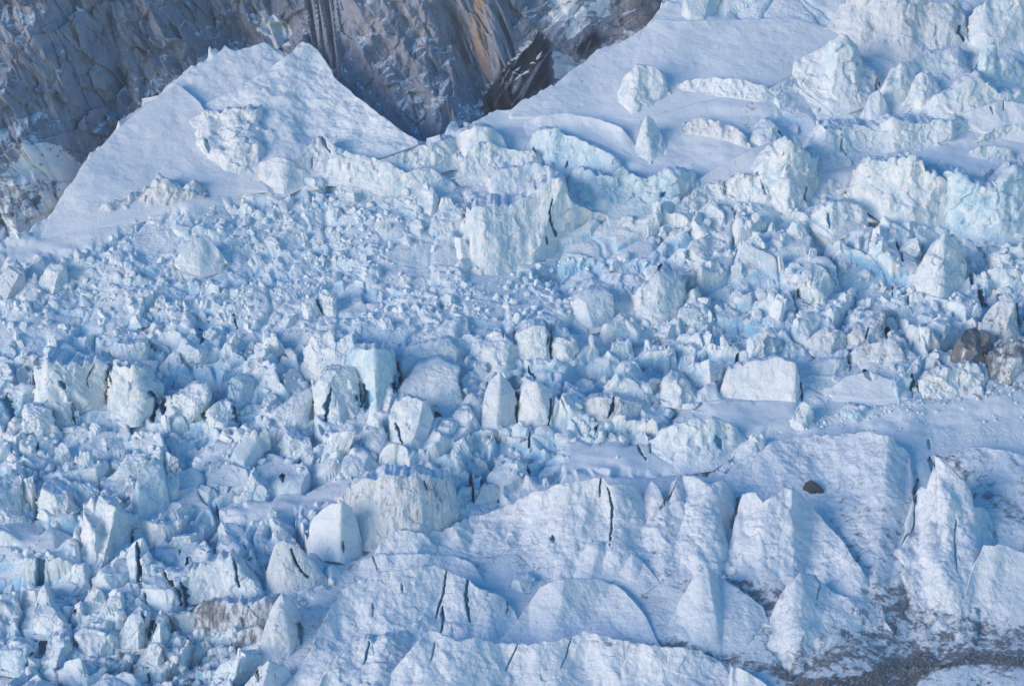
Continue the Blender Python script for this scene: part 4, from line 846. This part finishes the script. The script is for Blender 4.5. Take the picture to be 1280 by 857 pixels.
# ------------------------------------------------------------------ the rock wall
def build_cliff():
    st = max(STEP * .9, .8)
    xs = np.arange(-100, 905, st); ys = np.arange(-75, 340, st)
    X, Y = np.meshgrid(xs, ys); x = X.ravel(); y = Y.ravel()
    e = blur(np.broadcast_to(edge(xs)[None], (2, len(xs))).copy(), 20)[0]; e = np.interp(x, xs, e)
    De = 2000 + 0.64 * (CY - e)
    D = De + 52 + (e - y) * .10 * (y < e) + np.maximum(e - y, 0) * .08
    q = np.stack([x, y, 0 * x], 1)
    ang = np.interp(x, [0, 380, 430, 560, 640, 830], [0.55, 0.45, -0.25, -0.55, -0.9, -0.9])   # lean of the strata
    w = fbm(q, 120, 3, 61)
    u = x * np.cos(ang) - y * np.sin(ang) + 14 * w; v = x * np.sin(ang) + y * np.cos(ang)
    p2 = np.stack([u, v * .28, 0 * u], 1)
    p3 = np.stack([u * .6, v * .8, 0 * u], 1)
    r1 = fbm(p2, 46, 5, 71, .55); r2 = 1 - np.abs(fbm(p2, 26, 4, 73, .55)) * 2
    c1, b1, _ = chips(p3 + 0.0, 44, 77, 1.6); c2, b2, _ = chips(np.stack([u, v * .5, 0 * u], 1), 17, 78, 1.6); c3, b3, _ = chips(p2 * 1.4, 9, 79, 1.4)
    left = sstep(420, 360, x)
    h = 7 * r1 + 3 * r2 + (1.2 + 1.5 * left) * c1 + (.9 + .9 * left) * c2 + .3 * c3 - .8 * sstep(.08, 0, b2) + 7 * facets(p3, 38, 91) + 4 * facets(p3, 17, 92) + 1.2 * facets(p2, 8, 93)
    h += 14 * (fbm(np.stack([x, y * .5, 0 * x], 1), 150, 2, 83)) + 16 * facets(np.stack([u, v * .5, 0 * u], 1), 80, 95) + 5 * facets(np.stack([u * 1.3, v * .3, 0 * u], 1), 24, 96)
    # the deep groove and the recess under the slate slab
    g, _ = seg_dist(x, y, [(386, -70), (388, 10), (394, 60), (410, 100)]); h -= 16 * np.exp(-(g / 9) ** 2)
    g2, _ = seg_dist(x, y, [(130, -70), (140, 30), (146, 100), (118, 160)]); h -= 5 * np.exp(-(g2 / 6) ** 2)
    slate = np.clip(samp(zone([[(594, 132), (600, 112), (628, 82), (655, 55), (668, 38), (684, 48), (690, 95), (688, 108), (660, 122), (634, 136), (612, 142)], [(714, 62), (730, 44), (746, 28), (752, 52), (735, 62), (720, 68)]], 5), x + 5 * fbm(q, 14, 3, 87), y + 5 * fbm(q, 14, 3, 88)) + 0, 0, 1)
    sl = vnoise(np.stack([(x * .86 + y * .5), (x * -.5 + y * .86) * .09, 0 * x], 1), 2.6, 85)
    h = h * (1 - .55 * slate) + slate * .8 * sl
    rust = samp(np.maximum(zone([[(592, -40), (608, -40), (602, 40), (608, 84), (602, 88), (592, 60), (590, 20)], [(574, -40), (592, -40), (598, 0), (590, 8)]], 8), .35 * zone([[(760, 20), (800, -40), (826, -40), (806, 40), (776, 46)]], 9)), x, y)
    snowy = samp(.78 * zone([[(684, -40), (756, -40), (765, 20), (742, 26), (706, 56), (700, 30), (680, 35)], [(680, 60), (712, 62), (716, 92), (688, 98)]], 6)
                 + .60 * zone([[(26, 222), (30, 190), (44, 168), (56, 178), (78, 182), (98, 205), (90, 225), (62, 224)]], 6) + .36 * zone([[(-100, 196), (30, 200), (60, 226), (105, 200), (100, 340), (-100, 340)]], 12)
                 + .62 * zone([[(560, 172), (566, 140), (566, 124), (584, 122), (600, 138), (640, 130), (660, 122), (640, 150)], [(720, 70), (760, 45), (826, 15), (826, 50), (700, 112), (690, 98)]], 7)
                 + 1.15 * zone([[(320, 36), (326, 20), (340, 14), (352, 26), (358, 38), (348, 46), (342, 58), (336, 46), (328, 42)]], 3), x, y)
    snowy = snowy * (1 - slate) + slate * (.42 * sstep(.45, .7, sl)) + .27 * left - .12 + .42 * np.exp(-np.clip(e - y, 0, 99) / 9) * (x < 360)
    P = world(x, y, D) - h[:, None] * np.array([0.12, 0.97, -0.2])
    o = mesh_from('rock_cliff', P, grid_faces(*X.shape), M['rock'], attrs={'rust': rust, 'slate': slate * (1 - .6 * sstep(.3, .6, sl)), 'snowy': snowy})
    tag(o, 'grey granite cliff with snowy ledges, a rust stain and dark slate slabs', 'cliff', kind='structure')
build_cliff()

# ------------------------------------------------------------------ seracs, ridges and blocks
def one_piece(m):
    """the largest connected patch of a boolean grid"""
    if not m.any(): return m
    lab = np.where(m, np.arange(1, m.size + 1).reshape(m.shape), 0)
    while True:
        n = lab.copy()
        n[1:] = np.maximum(n[1:], lab[:-1]); n[:-1] = np.maximum(n[:-1], lab[1:]); n[:, 1:] = np.maximum(n[:, 1:], lab[:, :-1]); n[:, :-1] = np.maximum(n[:, :-1], lab[:, 1:])
        n = np.where(m, n, 0)
        if (n == lab).all(): break
        lab = n
    u, k = np.unique(lab[m], return_counts=True)
    return lab == u[k.argmax()]
SPOTS = []      # (x, y, half width, short name) of what later labels refer to
FOOT = []       # image boxes already taken
def build_form(ft, idx):
    T, B = outline(ft)
    st = STEP * .9
    x0, x1 = T[0, 0], T[-1, 0]; W = x1 - x0
    nx = max(10, int(W / st) + 1); xs = np.linspace(x0, x1, nx)
    tp = np.interp(xs, T[:, 0], T[:, 1]); bt = np.interp(xs, B[:, 0], B[:, 1])
    z = 0 * xs
    jag = min(1.0, ft['rough'] / 2.5)
    tp0, bt0 = tp.copy(), bt.copy()
    if ft['mat'] == 'snow' and not ft.get('blend'): jag *= .35
    tp = tp + jag * (min(4.5, 1.6 + .03 * W) * vnoise(np.stack([xs, z + idx * 7, z], 1), 6, 41) + 1.0 * vnoise(np.stack([xs, z + idx * 7, z], 1), 2.2, 43))
    bt = np.maximum(bt, tp + 1.5)
    H = (bt - tp).max(); mpp = 0.5
    n0 = max(3, int(10 / st)); n1 = max(6, int(H / st))
    top = ft.get('top', 9.0 if ft['mat'] in ('serac', 'blue') and x1 - x0 > 34 and not ft.get('blend') else 0.0); n2 = max(4, int(top * .35 / mpp / st * .8)) if top else 2
    n3 = 5
    f = ft['f']; sm = ft.get('smooth', 0)
    if ft['name'] == 'ice_ridge': f = .40 + .55 * f
    if ft.get('blend'): f = .35 + .5 * f
    lift = ft.get('lift', 0.0)
    DB = Dm(xs, bt) - .5 - lift; DT = Dm(xs, tp) - lift
    k = max(1, int(nx * .08)); DBs = blur(np.stack([DB, DB]), k)[0]
    rows_x, rows_y, rows_D, kind = [], [], [], []
    t = np.concatenate([np.linspace(-.35 if H > 30 else -.5, 0, n0, endpoint=False), np.linspace(0, 1, n1)])
    tt = t[:, None]
    Yg = bt[None] + (tp - bt)[None] * np.where(tt < 0, tt * np.minimum(1, 14 / np.maximum(bt - tp, 6))[None] * 2, tt)
    tc = np.clip(tt, 0, 1)
    prof = .72 * tc + .28 * (1 - np.sqrt(np.clip(1 - tc ** 2 * .96, 0, 1))) / .8
    Dg = DBs[None] + (f * np.maximum(DT - DBs, 4))[None] * prof
    Xg = np.broadcast_to(xs[None], Yg.shape).copy()
    isr = bool(ft.get('blend')) or ft['name'] in BLENDED
    # ends turn back
    e = np.minimum(Xg - x0, x1 - Xg); w = max(3.0, .11 * W)
    if not isr: Dg = Dg + (.08 if isr else .13) * w * np.clip(1 - e / w, 0, 1) ** 2
    bow = ft.get('bow', 0)
    if bow: Dg = Dg + bow * np.sin(np.pi * np.clip((Xg - x0) / W, 0, 1)) * np.sin(np.pi * np.clip(tc * .55 + .12, 0, 1))
    if isr:
        Dbase = Dm(Xg, Yg) - lift
        hh = blur(np.stack([bt - tp] * 2), max(1, int(nx * .04)))[0]
        ends = sstep(-.02 * W, .15 * W, e) if ft.get('openends', 1) else 1.0
        prom = ((.88 if ft['name'] == 'ice_ridge' else 1.25 if ft.get('blend') else 1.0) * max(.12, 1 - f) * .64 * hh + 1.5)[None] * ends
        prom = np.minimum(prom, .85 * .64 * hh[None] + 4)
        kb = max(2, int(5 / st)); tps = blur(np.stack([tp0] * 2), kb)[0]; bts = blur(np.stack([bt0] * 2), kb)[0]
        te = np.clip((bts[None] - Yg) / np.maximum(bts - tps, 3)[None], 0, 1.0)
        g = te ** (1.1 if ft.get('blend') else 1.45)
        Dg = Dbase - prom * g + .25 - .9 * sstep(0, .15, te) + np.where(tt < 0, 2.5 * np.minimum(1, -tt * 4), 0)
    for cx0, cx1, kl, kr in ft.get('creases', ()):
        gg = 1.3 * (g * .8 + .2) if isr else 1.0
        cx = cx1 + (cx0 - cx1) * tc
        dx = Xg - cx; r = 2.0 + sm
        Dg = Dg + gg * (kl * (np.sqrt(np.minimum(dx, 0) ** 2 + r * r) - r) + kr * (np.sqrt(np.maximum(dx, 0) ** 2 + r * r) - r))
    if isr: Dg = np.where(tt >= 0, np.minimum(Dg, Dbase + .3 - 1.0 * sstep(0, .2, te) - .42 * prom * g), Dg)
    if not isr and ft['name'] != 'boulder' and ft.get('top', 0) < 15 and ft['mat'] != 'ridge' and W < 62:
        rc = np.random.default_rng(900 + idx); Yn = (bt[None] - Yg) / np.maximum(bt - tp, 4)[None]
        Xn = (Xg - x0) / W; s0 = Dg[n0 + n1 // 2, nx // 2]
        for fx, fy, sa, sb in ((rc.uniform(.12, .35), .5, -rc.uniform(.15, .5), rc.uniform(-.1, .1)), (rc.uniform(.6, .88), .5, rc.uniform(.3, .9), rc.uniform(-.1, .15)),
                               (.5, rc.uniform(.55, .8), rc.uniform(-.15, .2), rc.uniform(.45, 1.0)), (rc.uniform(.3, .7), rc.uniform(.2, .6), rc.uniform(-.3, .4), rc.uniform(.1, .4))):
            j = n0 + int(fy * (n1 - 1)); i = int(fx * (nx - 1))
            pl = Dg[j, i] + rc.uniform(0, 1.2) + sa * (Xg - Xg[j, i]) + sb * (Yg[j, i] - Yg)
            pl = np.minimum(pl, Dg + .22 * min(W, H))
            Dg = np.where(tt >= -.1, np.maximum(Dg, pl), Dg)
    add, cut = crevasse(Xg, Yg)
    P = world(Xg, Yg, Dg)
    # over the crest: a level roof, then down the back
    last = P[-1]
    extra = []
    for j in range(1, n2 + 1):
        s = j / n2
        extra.append(last + np.stack([0 * xs, 0 * xs + (top + 3) * s, -.6 * s + top * .03 * s + 0 * xs], -1))
    l2 = extra[-1]
    for j in range(1, n3 + 1):
        s = j / n3
        extra.append(l2 + np.stack([0 * xs, 0 * xs + 7 * s, -(10 + .5 * H * mpp) * s ** 1.5 + 0 * xs], -1))
    P = np.concatenate([P, np.array(extra)], 0)
    # the two sides
    m = 4; sideL = []; sideR = []
    dep = min(16, .35 * W * mpp + 3)
    for j in range(m, 0, -1):
        s = j / m
        sideL.append(P[:, :1] + np.array([-(.9 if isr else .15) * dep * s, dep * s, -(.25 if isr else .02) * dep * s]))
        sideR.insert(0, P[:, -1:] + np.array([(.9 if isr else .15) * dep * s, dep * s, -(.25 if isr else .02) * dep * s]))
    P = np.concatenate(sideL + [P] + sideR, 1)
    ny, nxx = P.shape[:2]
    N = grid_normals(P)
    Nb = blur(N, 3 if ny > 12 and nxx > 12 else 1); Nb /= np.linalg.norm(Nb, axis=-1, keepdims=True) + 1e-9
    q = P.reshape(-1, 3).astype(f4)
    R = ft['rough']; size = min(W, H) * mpp
    c1 = float(np.clip(size * .55, 5, 20))
    qq = q + 1.2 * np.stack([vnoise(q, 5, 51), vnoise(q, 5, 52), vnoise(q, 5, 53)], 1)
    a1, b1, _ = chips(qq, c1, 100 + idx, 1.0); a2, b2, _ = chips(qq, c1 * .42, 200 + idx, 1.0)
    fc = facets(q, c1 * 1.5, 300 + idx) + .5 * facets(q, c1 * .7, 340 + idx)
    if isr:
        s3 = np.array([1, .65, .55], f4)
        h = R * (2.3 * facets(q * s3, 21, 300 + idx) + .9 * facets(q * s3, 8, 340 + idx) + .3 * facets(q, 3.6, 345 + idx) + .25 * fbm(q * s3, 3.5, 3, 61)) + (.30 if ft.get('blend') else .16) * R * a2 * (R > .9)
        if ft['mat'] == 'snow' and not ft.get('blend'): h = R * (1.2 * fbm(q, 26, 4, 61) + .5 * facets(q, 9, 300 + idx) + .25 * fbm(q, 3.5, 3, 63))
    else:
        h = R * (.90 * facets(q, c1, 300 + idx) + .42 * facets(qq, c1 * .45, 340 + idx) + .12 * facets(q, c1 * .2, 360 + idx) + .20 * a1 + .14 * a2 - .12 * sstep(.05, .0, b2) * (R > 1.3))
    if ft.get('flute'):
        h = h + ft['flute'] * (.55 * fbm(q * np.array([1, .5, .10], f4), 4.5, 3, 65) + (.9 if isr else .4) * facets(q * np.array([1, .3, .16], f4), 13, 66)) * ((.45 + .6 * sstep(-.1, .5, fbm(q, 35, 2, 68))) if isr else 1)
    if isr:
        fade = np.ones((ny, nxx)); fade[:n0 + n1] = (sstep(-.05, .3, t) * .85 + .15)[:, None]
        h = h * fade.ravel()
    inner = np.zeros((ny, nxx)); inner[:n0 + n1, m:-m] = add
    P = P + h.reshape(ny, nxx, 1) * Nb + inner[..., None] * FWD * (.5 if isr else .75)
    Pv = P.reshape(-1, 3)
    cutg = np.zeros((ny, nxx)); cutg[:n0 + n1, m:-m] = cut
    xx = np.zeros((ny, nxx)) + np.pad(xs, m, mode='edge')[None]; yy = np.concatenate([Yg, np.repeat(tp[None], n2 + n3, 0)], 0); yy = np.pad(yy, ((0, 0), (m, m)), mode='edge')
    nl = fbm(q, 14, 3, 67).reshape(ny, nxx)
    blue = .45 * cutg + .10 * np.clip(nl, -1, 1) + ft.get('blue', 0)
    if isr and ft['mat'] == 'ridge':
        tz = np.zeros((ny, nxx)); tz[:n0 + n1, m:-m] = te; tz[n0 + n1:] = 1; tz[:n0 + n1, :m] = te[:, :1]; tz[:n0 + n1, -m:] = te[:, -1:]
        ft['_foot'] = sstep(.34, .02, tz) * .22 * sstep(560, 660, yy)
    dirt = ft.pop('_foot', 0) + samp(DIRT_G, xx, yy) * .8 + ft.get('dirt', 0) + ft.get('dirtv', 0)
    if 'dirtv' in ft and ft['mat'] == 'dirty':
        tcap = np.zeros(ny); tcap[:n0 + n1] = np.clip(t, 0, 1)
        dirt = dirt + .12 * (tcap[:, None] > .55)
    at = {'blue': blue.ravel(), 'dirt': dirt.ravel()}
    Fc = grid_faces(ny, nxx)
    base = ground_at((x0 + x1) / 2, bt[nx // 2])
    origin = np.array([P[n0, m + nx // 2, 0], P[n0, m + nx // 2, 1], P[n0, m + nx // 2, 2]])
    fn = Nb.reshape(-1, 3)[Fc].mean(1)
    row = np.repeat(np.arange(ny - 1), nxx - 1)
    cap = (fn[:, 2] > .80) & (row > n0 + 2) if (top >= 5 or ft['mat'] == 'snow') else np.zeros(len(Fc), bool)
    nm = ft['name']
    if cap.any():
        cg = cap.reshape(ny - 1, nxx - 1)
        cg = one_piece(cg); cg = ~one_piece(~cg); cap = cg.ravel()
    if ft['mat'] != 'snow' and top >= 5 and .04 < cap.mean() < .8:
        root = bpy.data.objects.new(nm, None); COL.objects.link(root); root.location = [float(c) for c in origin]; root.empty_display_size = 3
        v, f_, a_ = compact(Pv, Fc[~cap], at); mesh_from('ice_face', v, f_, M[ft['mat']], root, a_, origin=origin, smooth=isr or W > 45)
        v, f_, a_ = compact(Pv, Fc[cap], at); mesh_from('snow_cap', v, f_, M['cap'], root, a_, origin=origin)
        o = root
    else:
        o = mesh_from(nm, Pv, Fc, M[ft['mat']], attrs=at, origin=origin, smooth=isr or W > 45)
    tag(o, ft['label'], ft['cat'], {'serac': 'seracs of the icefall', 'ice_block': 'blocks of broken ice', 'ice_ridge': 'smooth ridges at the glacier front'}.get(nm))
    SPOTS.append(((x0 + x1) / 2, float((tp + bt).mean() / 2), W / 2, float(H / 2), ft['ref']))
    FOOT.append((x0, float(tp.min()), x1, float(bt.max()), xs, tp, bt))
for i_, ft in enumerate(FEATS): build_form(ft, i_)

# ------------------------------------------------------------------ loose blocks: closed angular solids
def cube_sphere(n):
    g = np.tan(np.linspace(-1, 1, n + 1) * math.pi / 4)
    A, Bb = np.meshgrid(g, g); o = np.ones_like(A)
    V = []; Fs = []; off = 0
    for a, b, c in ((A, Bb, o), (-A, Bb, -o), (o, Bb, -A), (-o, Bb, A), (A, o, -Bb), (A, -o, Bb)):
        p = np.stack([a, b, c], -1).reshape(-1, 3); V.append(p / np.linalg.norm(p, axis=1, keepdims=True))
        Fs.append(grid_faces(n + 1, n + 1) + off); off += (n + 1) ** 2
    V = np.concatenate(V); Fs = np.concatenate(Fs)
    key = np.round(V * 1e5).astype(np.int64)
    _, first, inv = np.unique(key, axis=0, return_index=True, return_inverse=True)
    V = V[first]; Fs = inv.reshape(-1)[Fs]
    a, b, c = V[Fs[:, 0]], V[Fs[:, 1]], V[Fs[:, 2]]
    flip = np.einsum('ij,ij->i', np.cross(b - a, c - a), a) < 0
    Fs[flip] = Fs[flip][:, ::-1]
    return V, Fs

def angular_solid(n, rng, cuts, taper, rough, seed):
    """unit block: box planes with a taper, then random chamfers, then fractured facets"""
    V, Fs = cube_sphere(n)
    pl = [((0, 0, -1), 1.0)]
    for ax, sg in ((0, -1), (0, 1), (1, -1), (1, 1)):
        nn = np.zeros(3); nn[ax] = sg; nn[2] = taper * rng.uniform(.2, 1.3); nn[1 - ax] += rng.uniform(-.25, .25)
        nn /= np.linalg.norm(nn); pl.append((nn, rng.uniform(.62, .85)))
    tpn = np.array([rng.uniform(-.35, .35), rng.uniform(-.5, .1), 1.0]); tpn /= np.linalg.norm(tpn); pl.append((tpn, rng.uniform(.7, .95)))
    for _ in range(cuts):
        nn = rng.normal(size=3); nn /= np.linalg.norm(nn); pl.append((nn, rng.uniform(.72, 1.0)))
    r = np.full(len(V), 9.0)
    for nn, d in pl:
        c = V @ np.asarray(nn, float); r = np.where(c > 1e-3, np.minimum(r, d / np.maximum(c, 1e-3)), r)
    P = V * r[:, None]
    if rough:
        q = (P + seed * 13.7).astype(f4)
        a1, b1, _ = chips(q, .7, seed, 1.0); a2, b2, _ = chips(q, .3, seed + 5, 1.0)
        h = rough * (.6 * a1 + .35 * a2 - .4 * sstep(.1, 0, b1) + .4 * fbm(q, .8, 3, seed))
        P = P * (1 + h + rough * (.9 * facets(q, .8, seed + 9) + .5 * facets(q, .4, seed + 19)))[:, None]
    return P, Fs

def rot(rng, tilt):
    y = rng.uniform(0, 2 * math.pi); a = rng.normal(0, tilt); b = rng.normal(0, tilt)
    cz, sz = math.cos(y), math.sin(y); ca, sa = math.cos(a), math.sin(a); cb, sb = math.cos(b), math.sin(b)
    return np.array([[1, 0, 0], [0, ca, -sa], [0, sa, ca]]) @ np.array([[cb, 0, sb], [0, 1, 0], [-sb, 0, cb]]) @ np.array([[cz, -sz, 0], [sz, cz, 0], [0, 0, 1]])

def inside_form(px, py, grow=0):
    for (x0, y0, x1, y1, xs, tp, bt) in FOOT:
        if x0 - grow < px < x1 + grow and y0 - grow < py < y1 + grow:
            a = np.interp(px, xs, tp); b = np.interp(px, xs, bt)
            if a - grow < py < b + grow * .3: return True
    return False

LARGE = []
protos = []
rg_ = np.random.default_rng(5)
for v in range(26):
    P, Fs = angular_solid(26, rg_, int(rg_.integers(3, 9)), rg_.uniform(.05, .5), .085, 300 + v)
    protos.append((P, Fs))
proto_me = []
for v, (P, Fs) in enumerate(protos):
    me_o = mesh_from('ice_block', P, Fs, M['rubble'], smooth=False)
    proto_me.append(me_o.data); bpy.data.objects.remove(me_o)
N_LOOSE = 235
rg_ = np.random.default_rng(77)
tries = 0
while len(LARGE) < N_LOOSE and tries < 40000:
    tries += 1
    px = rg_.uniform(5, 1275); py = rg_.uniform(150, 850)
    c = samp(CHAOS, px, py)
    if c < .75: continue
    if samp(CALM, px, py) > .5 and rg_.random() < .75: continue
    fine = float(samp(FINE_ZONE, px, py))
    w = rg_.uniform(9, 17) if fine > .5 else 11 + (34 if py > 430 else 20) * rg_.random() ** 2.0
    if fine > .5 and rg_.random() < .55: continue
    if inside_form(px, py, 1.0) or inside_form(px, py - .5 * w, 1.0): continue
    if any((px - l[0]) ** 2 + ((py - l[1]) * 1.1) ** 2 < (.55 * (w + l[2]) + 2) ** 2 for l in LARGE): continue
    LARGE.append((px, py, w))
LARGE.sort(key=lambda l: -l[2])

REFS = [s for s in SPOTS if s[4]]
def describe(px, py, w, h, kind):
    best = min(REFS, key=lambda s: math.hypot(max(abs(px - s[0]) - s[2] * .8, 0), max(abs(py - s[1]) - s[3] * .8, 0)))
    dx = px - best[0]; dy = py - best[1]
    ax, ay = abs(dx) / (best[2] + 10), abs(dy) / (best[3] + 10)
    if ay > ax * 1.6: way = 'below' if dy > 0 else 'uphill of'
    elif ax > ay * 1.6: way = 'to the left of' if dx < 0 else 'to the right of'
    else: way = ('down and to the ' if dy > 0 else 'up and to the ') + ('left of' if dx < 0 else 'right of')
    return (kind, way, best[4]), math.hypot(dx, dy)

pend = []
for n_, (px, py, w) in enumerate(LARGE):
    v = int(rg_.integers(len(proto_me))); asp = rg_.choice([.5, .65, .85, 1.1, 1.6]) * rg_.uniform(.9, 1.12); dpt = rg_.choice([.45, .8, 1.1, 1.5])
    g = ground_at(px, py); mpp = .5 * float(g[1]) / 1970
    o = bpy.data.objects.new('ice_block', proto_me[v]); COL.objects.link(o)
    R = rot(rg_, .20); sx, sy, sz = w * mpp * .62, w * mpp * .62 * dpt, w * mpp * .62 * asp
    import mathutils
    Mx = mathutils.Matrix([list(r) + [0] for r in R] + [[0, 0, 0, 1]])
    o.matrix_world = mathutils.Matrix.Translation((float(g[0]), float(g[1]) + sy * .4, float(g[2]) + sz * .14)) @ Mx @ mathutils.Matrix.Diagonal((sx, sy, sz, 1))
    shape = 'tall angular' if asp > 1.22 else 'squat' if asp < .85 else 'chunky angular'
    size = 'large' if w > 21 else 'mid-sized' if w > 14 else 'small'
    key, dist = describe(px, py, w, w * asp, f'{size} {shape} ice block')
    pend.append((key, dist, o))
from collections import defaultdict
byk = defaultdict(list)
for key, dist, o in pend: byk[key].append((dist, o))
ORD = ['closest', 'second closest', 'third closest', 'fourth closest', 'fifth closest', 'sixth closest', 'seventh closest', 'eighth closest', 'ninth closest', 'tenth closest']
for (kind, way, ref), L in byk.items():
    L.sort(key=lambda t: t[0])
    for k, (d, o) in enumerate(L):
        lab = f'{kind} {way} {ref}'
        if len(L) > 1: lab = ORD[min(k, 9)] + ' ' + lab
        if len(lab.replace('-', ' ').split()) > 16: lab = lab.replace('down and to the', 'down').replace('up and to the', 'up').replace('chunky angular ', '')
        tag(o, lab, 'ice block', 'blocks of broken ice')

# ------------------------------------------------------------------ the uncountable small stuff
def scatter(name, mat, n, sampler, variants, tilt, label, cat, seed, sink=.3, flat=(.6, 1.3)):
    rng = np.random.default_rng(seed)
    sol = [angular_solid(nn, rng, int(rng.integers(3, 7)), rng.uniform(0, .5), 0.06 if nn > 3 else 0, 500 + i) for i, nn in enumerate(variants)]
    VV, FF, off = [], [], 0
    for _ in range(n):
        s = sampler(rng)
        if s is None: continue
        px, py, w = s
        g = ground_at(px, py); r = w * .25 * float(g[1]) / 1970 * 1.15
        k = int(rng.integers(len(sol))); P, Fs = sol[k]
        P = (P * np.array([r, r * rng.uniform(.7, 1.2), r * rng.uniform(*flat)])) @ rot(rng, tilt).T + g + np.array([0, r * .3, r * (.5 - sink)])
        VV.append(P); FF.append(Fs + off); off += len(P)
    o = mesh_from(name, np.concatenate(VV), np.concatenate(FF), M[mat], smooth=False)
    return tag(o, label, cat, kind='stuff')

def s_rubble(rng):
    px = rng.uniform(-60, 1340); py = rng.uniform(130, 900)
    c = samp(CHAOS, px, py)
    if c < rng.uniform(.25, .9):
        if rng.random() < .05 and not inside_form(px, py) and c < .3 and samp(RIDGE_ZONE, px, py) < .4 and py > edge(px) + 12: return px, py, 1.2 + 4 * rng.random() ** 3
        return None
    if inside_form(px, py, -1.0): return None
    if .5 + 1.5 * float(fbm(np.array([[px, py * 1.4, 3.]]), 46, 3, 99)[0]) < rng.uniform(0, .75): return None
    if samp(CALM, px, py) > .5 and rng.random() < .65: return None
    fi = float(samp(FINE_ZONE, px, py))
    w = 2.0 + (8 if fi > .5 else 10.5) * rng.random() ** 3.2
    return px, py, w
scatter('ice_rubble', 'rubble', 21000, s_rubble, [3] * 14 + [4] * 14, .5, 'small broken lumps of pale ice strewn between the seracs', 'ice rubble', 21)
def s_crumb(rng):
    t = rng.random(); px = 1000 + 290 * t + rng.normal(0, 8); py = 532 - 55 * t + rng.normal(0, 4.5) + (rng.random() < .3) * rng.uniform(0, 45)
    return px, py, 1.4 + 3.5 * rng.random() ** 3
scatter('snow_crumbs', 'rubble', 420, s_crumb, [2] * 8, .5, 'small snow lumps rolled onto the smooth track above the fins', 'snow lumps', 23)
_mz = zone([MORAINE], 3)
def s_stone(rng):
    px = rng.uniform(960, 1340); py = rng.uniform(808, 905)
    if samp(_mz, px, py) + .5 * float(vnoise(np.array([[px, py * 2, 0.]]), 16, 97)[0]) < rng.uniform(.3, .75): return None
    return px, py, 1.0 + (3.0 if rng.random() < .96 else 7.0) * rng.random() ** 2.5
scatter('moraine_gravel', 'stone', 9000, s_stone, [2] * 10, .8, 'brown and grey moraine stones heaped at the glacier foot', 'gravel', 25)

# ------------------------------------------------------------------ light, sky, camera
HAZE = 4.2e-5
SUN_EL, SUN_AZ = math.radians(9.5), math.radians(52.0)      # height above the horizon; how far to the left of straight behind the camera
sd = np.array([-math.sin(SUN_AZ) * math.cos(SUN_EL), -math.cos(SUN_AZ) * math.cos(SUN_EL), math.sin(SUN_EL)])
sl_ = bpy.data.lights.new('sun', 'SUN'); sl_.energy = 1.55; sl_.angle = math.radians(32.0); sl_.color = (1.0, 0.80, 0.68)
so = bpy.data.objects.new('sun', sl_); COL.objects.link(so)
so.rotation_euler = mathutils.Vector((float(-sd[0]), float(-sd[1]), float(-sd[2]))).to_track_quat('-Z', 'Y').to_euler()
wd = bpy.data.worlds.new('World'); sc.world = wd; wd.use_nodes = True
nt = wd.node_tree; bg = nt.nodes['Background']
sky = nt.nodes.new('ShaderNodeTexSky'); sky.sky_type = 'NISHITA'; sky.sun_disc = False
sky.sun_elevation = SUN_EL; sky.sun_rotation = math.atan2(sd[0], sd[1]); sky.altitude = 2500; sky.air_density = 1.0; sky.dust_density = .3; sky.ozone_density = 1.5
hs = nt.nodes.new('ShaderNodeHueSaturation'); hs.inputs['Saturation'].default_value = 1.48
nt.links.new(sky.outputs[0], hs.inputs['Color']); nt.links.new(hs.outputs[0], bg.inputs[0]); bg.inputs[1].default_value = 0.15

# thin evening air over two kilometres of valley
zz = np.empty(len(BEYOND.data.vertices) * 3, f4); BEYOND.data.vertices.foreach_get('co', zz); zz = zz.reshape(-1, 3)
bx0, bx1, by0, by1, bz0, bz1 = float(zz[:, 0].min()) - 5, float(zz[:, 0].max()) + 5, -60.0, float(zz[:, 1].max()) + 20, float(zz[:, 2].min()) - 1.0, max(530.0, float(zz[:, 2].max()) + 5)
hv = np.array([[x, y, z] for x in (bx0, bx1) for y in (by0, by1) for z in (bz0, bz1)])
hf = np.array([[0, 1, 3, 2], [4, 6, 7, 5], [0, 4, 5, 1], [2, 3, 7, 6], [0, 2, 6, 4], [1, 5, 7, 3]])
hm = bpy.data.materials.new('evening_haze'); hm.use_nodes = True; hm.node_tree.nodes.clear()
hp = hm.node_tree.nodes.new('ShaderNodeVolumePrincipled'); ho = hm.node_tree.nodes.new('ShaderNodeOutputMaterial')
hp.inputs['Color'].default_value = (0.80, 0.86, 0.95, 1); hp.inputs['Density'].default_value = HAZE; hp.inputs['Anisotropy'].default_value = 0.0
hm.node_tree.links.new(hp.outputs[0], ho.inputs['Volume'])
tag(mesh_from('haze', hv, hf, hm, smooth=False), kind='stuff')

cam = bpy.data.cameras.new('camera'); cam.sensor_width = 36; cam.lens = 36 / (1280 * S); cam.clip_start = 10; cam.clip_end = 20000
co = bpy.data.objects.new('camera', cam); COL.objects.link(co)
co.location = CAM; co.rotation_euler = (math.pi / 2 + PITCH, 0, 0)
sc.camera = co
sc.render.engine = 'CYCLES'
sc.cycles.max_bounces = 3; sc.cycles.diffuse_bounces = 2; sc.cycles.glossy_bounces = 2
sc.view_settings.view_transform = 'Standard'; sc.view_settings.look = 'None'; sc.view_settings.exposure = 0.74; sc.view_settings.gamma = 1.0
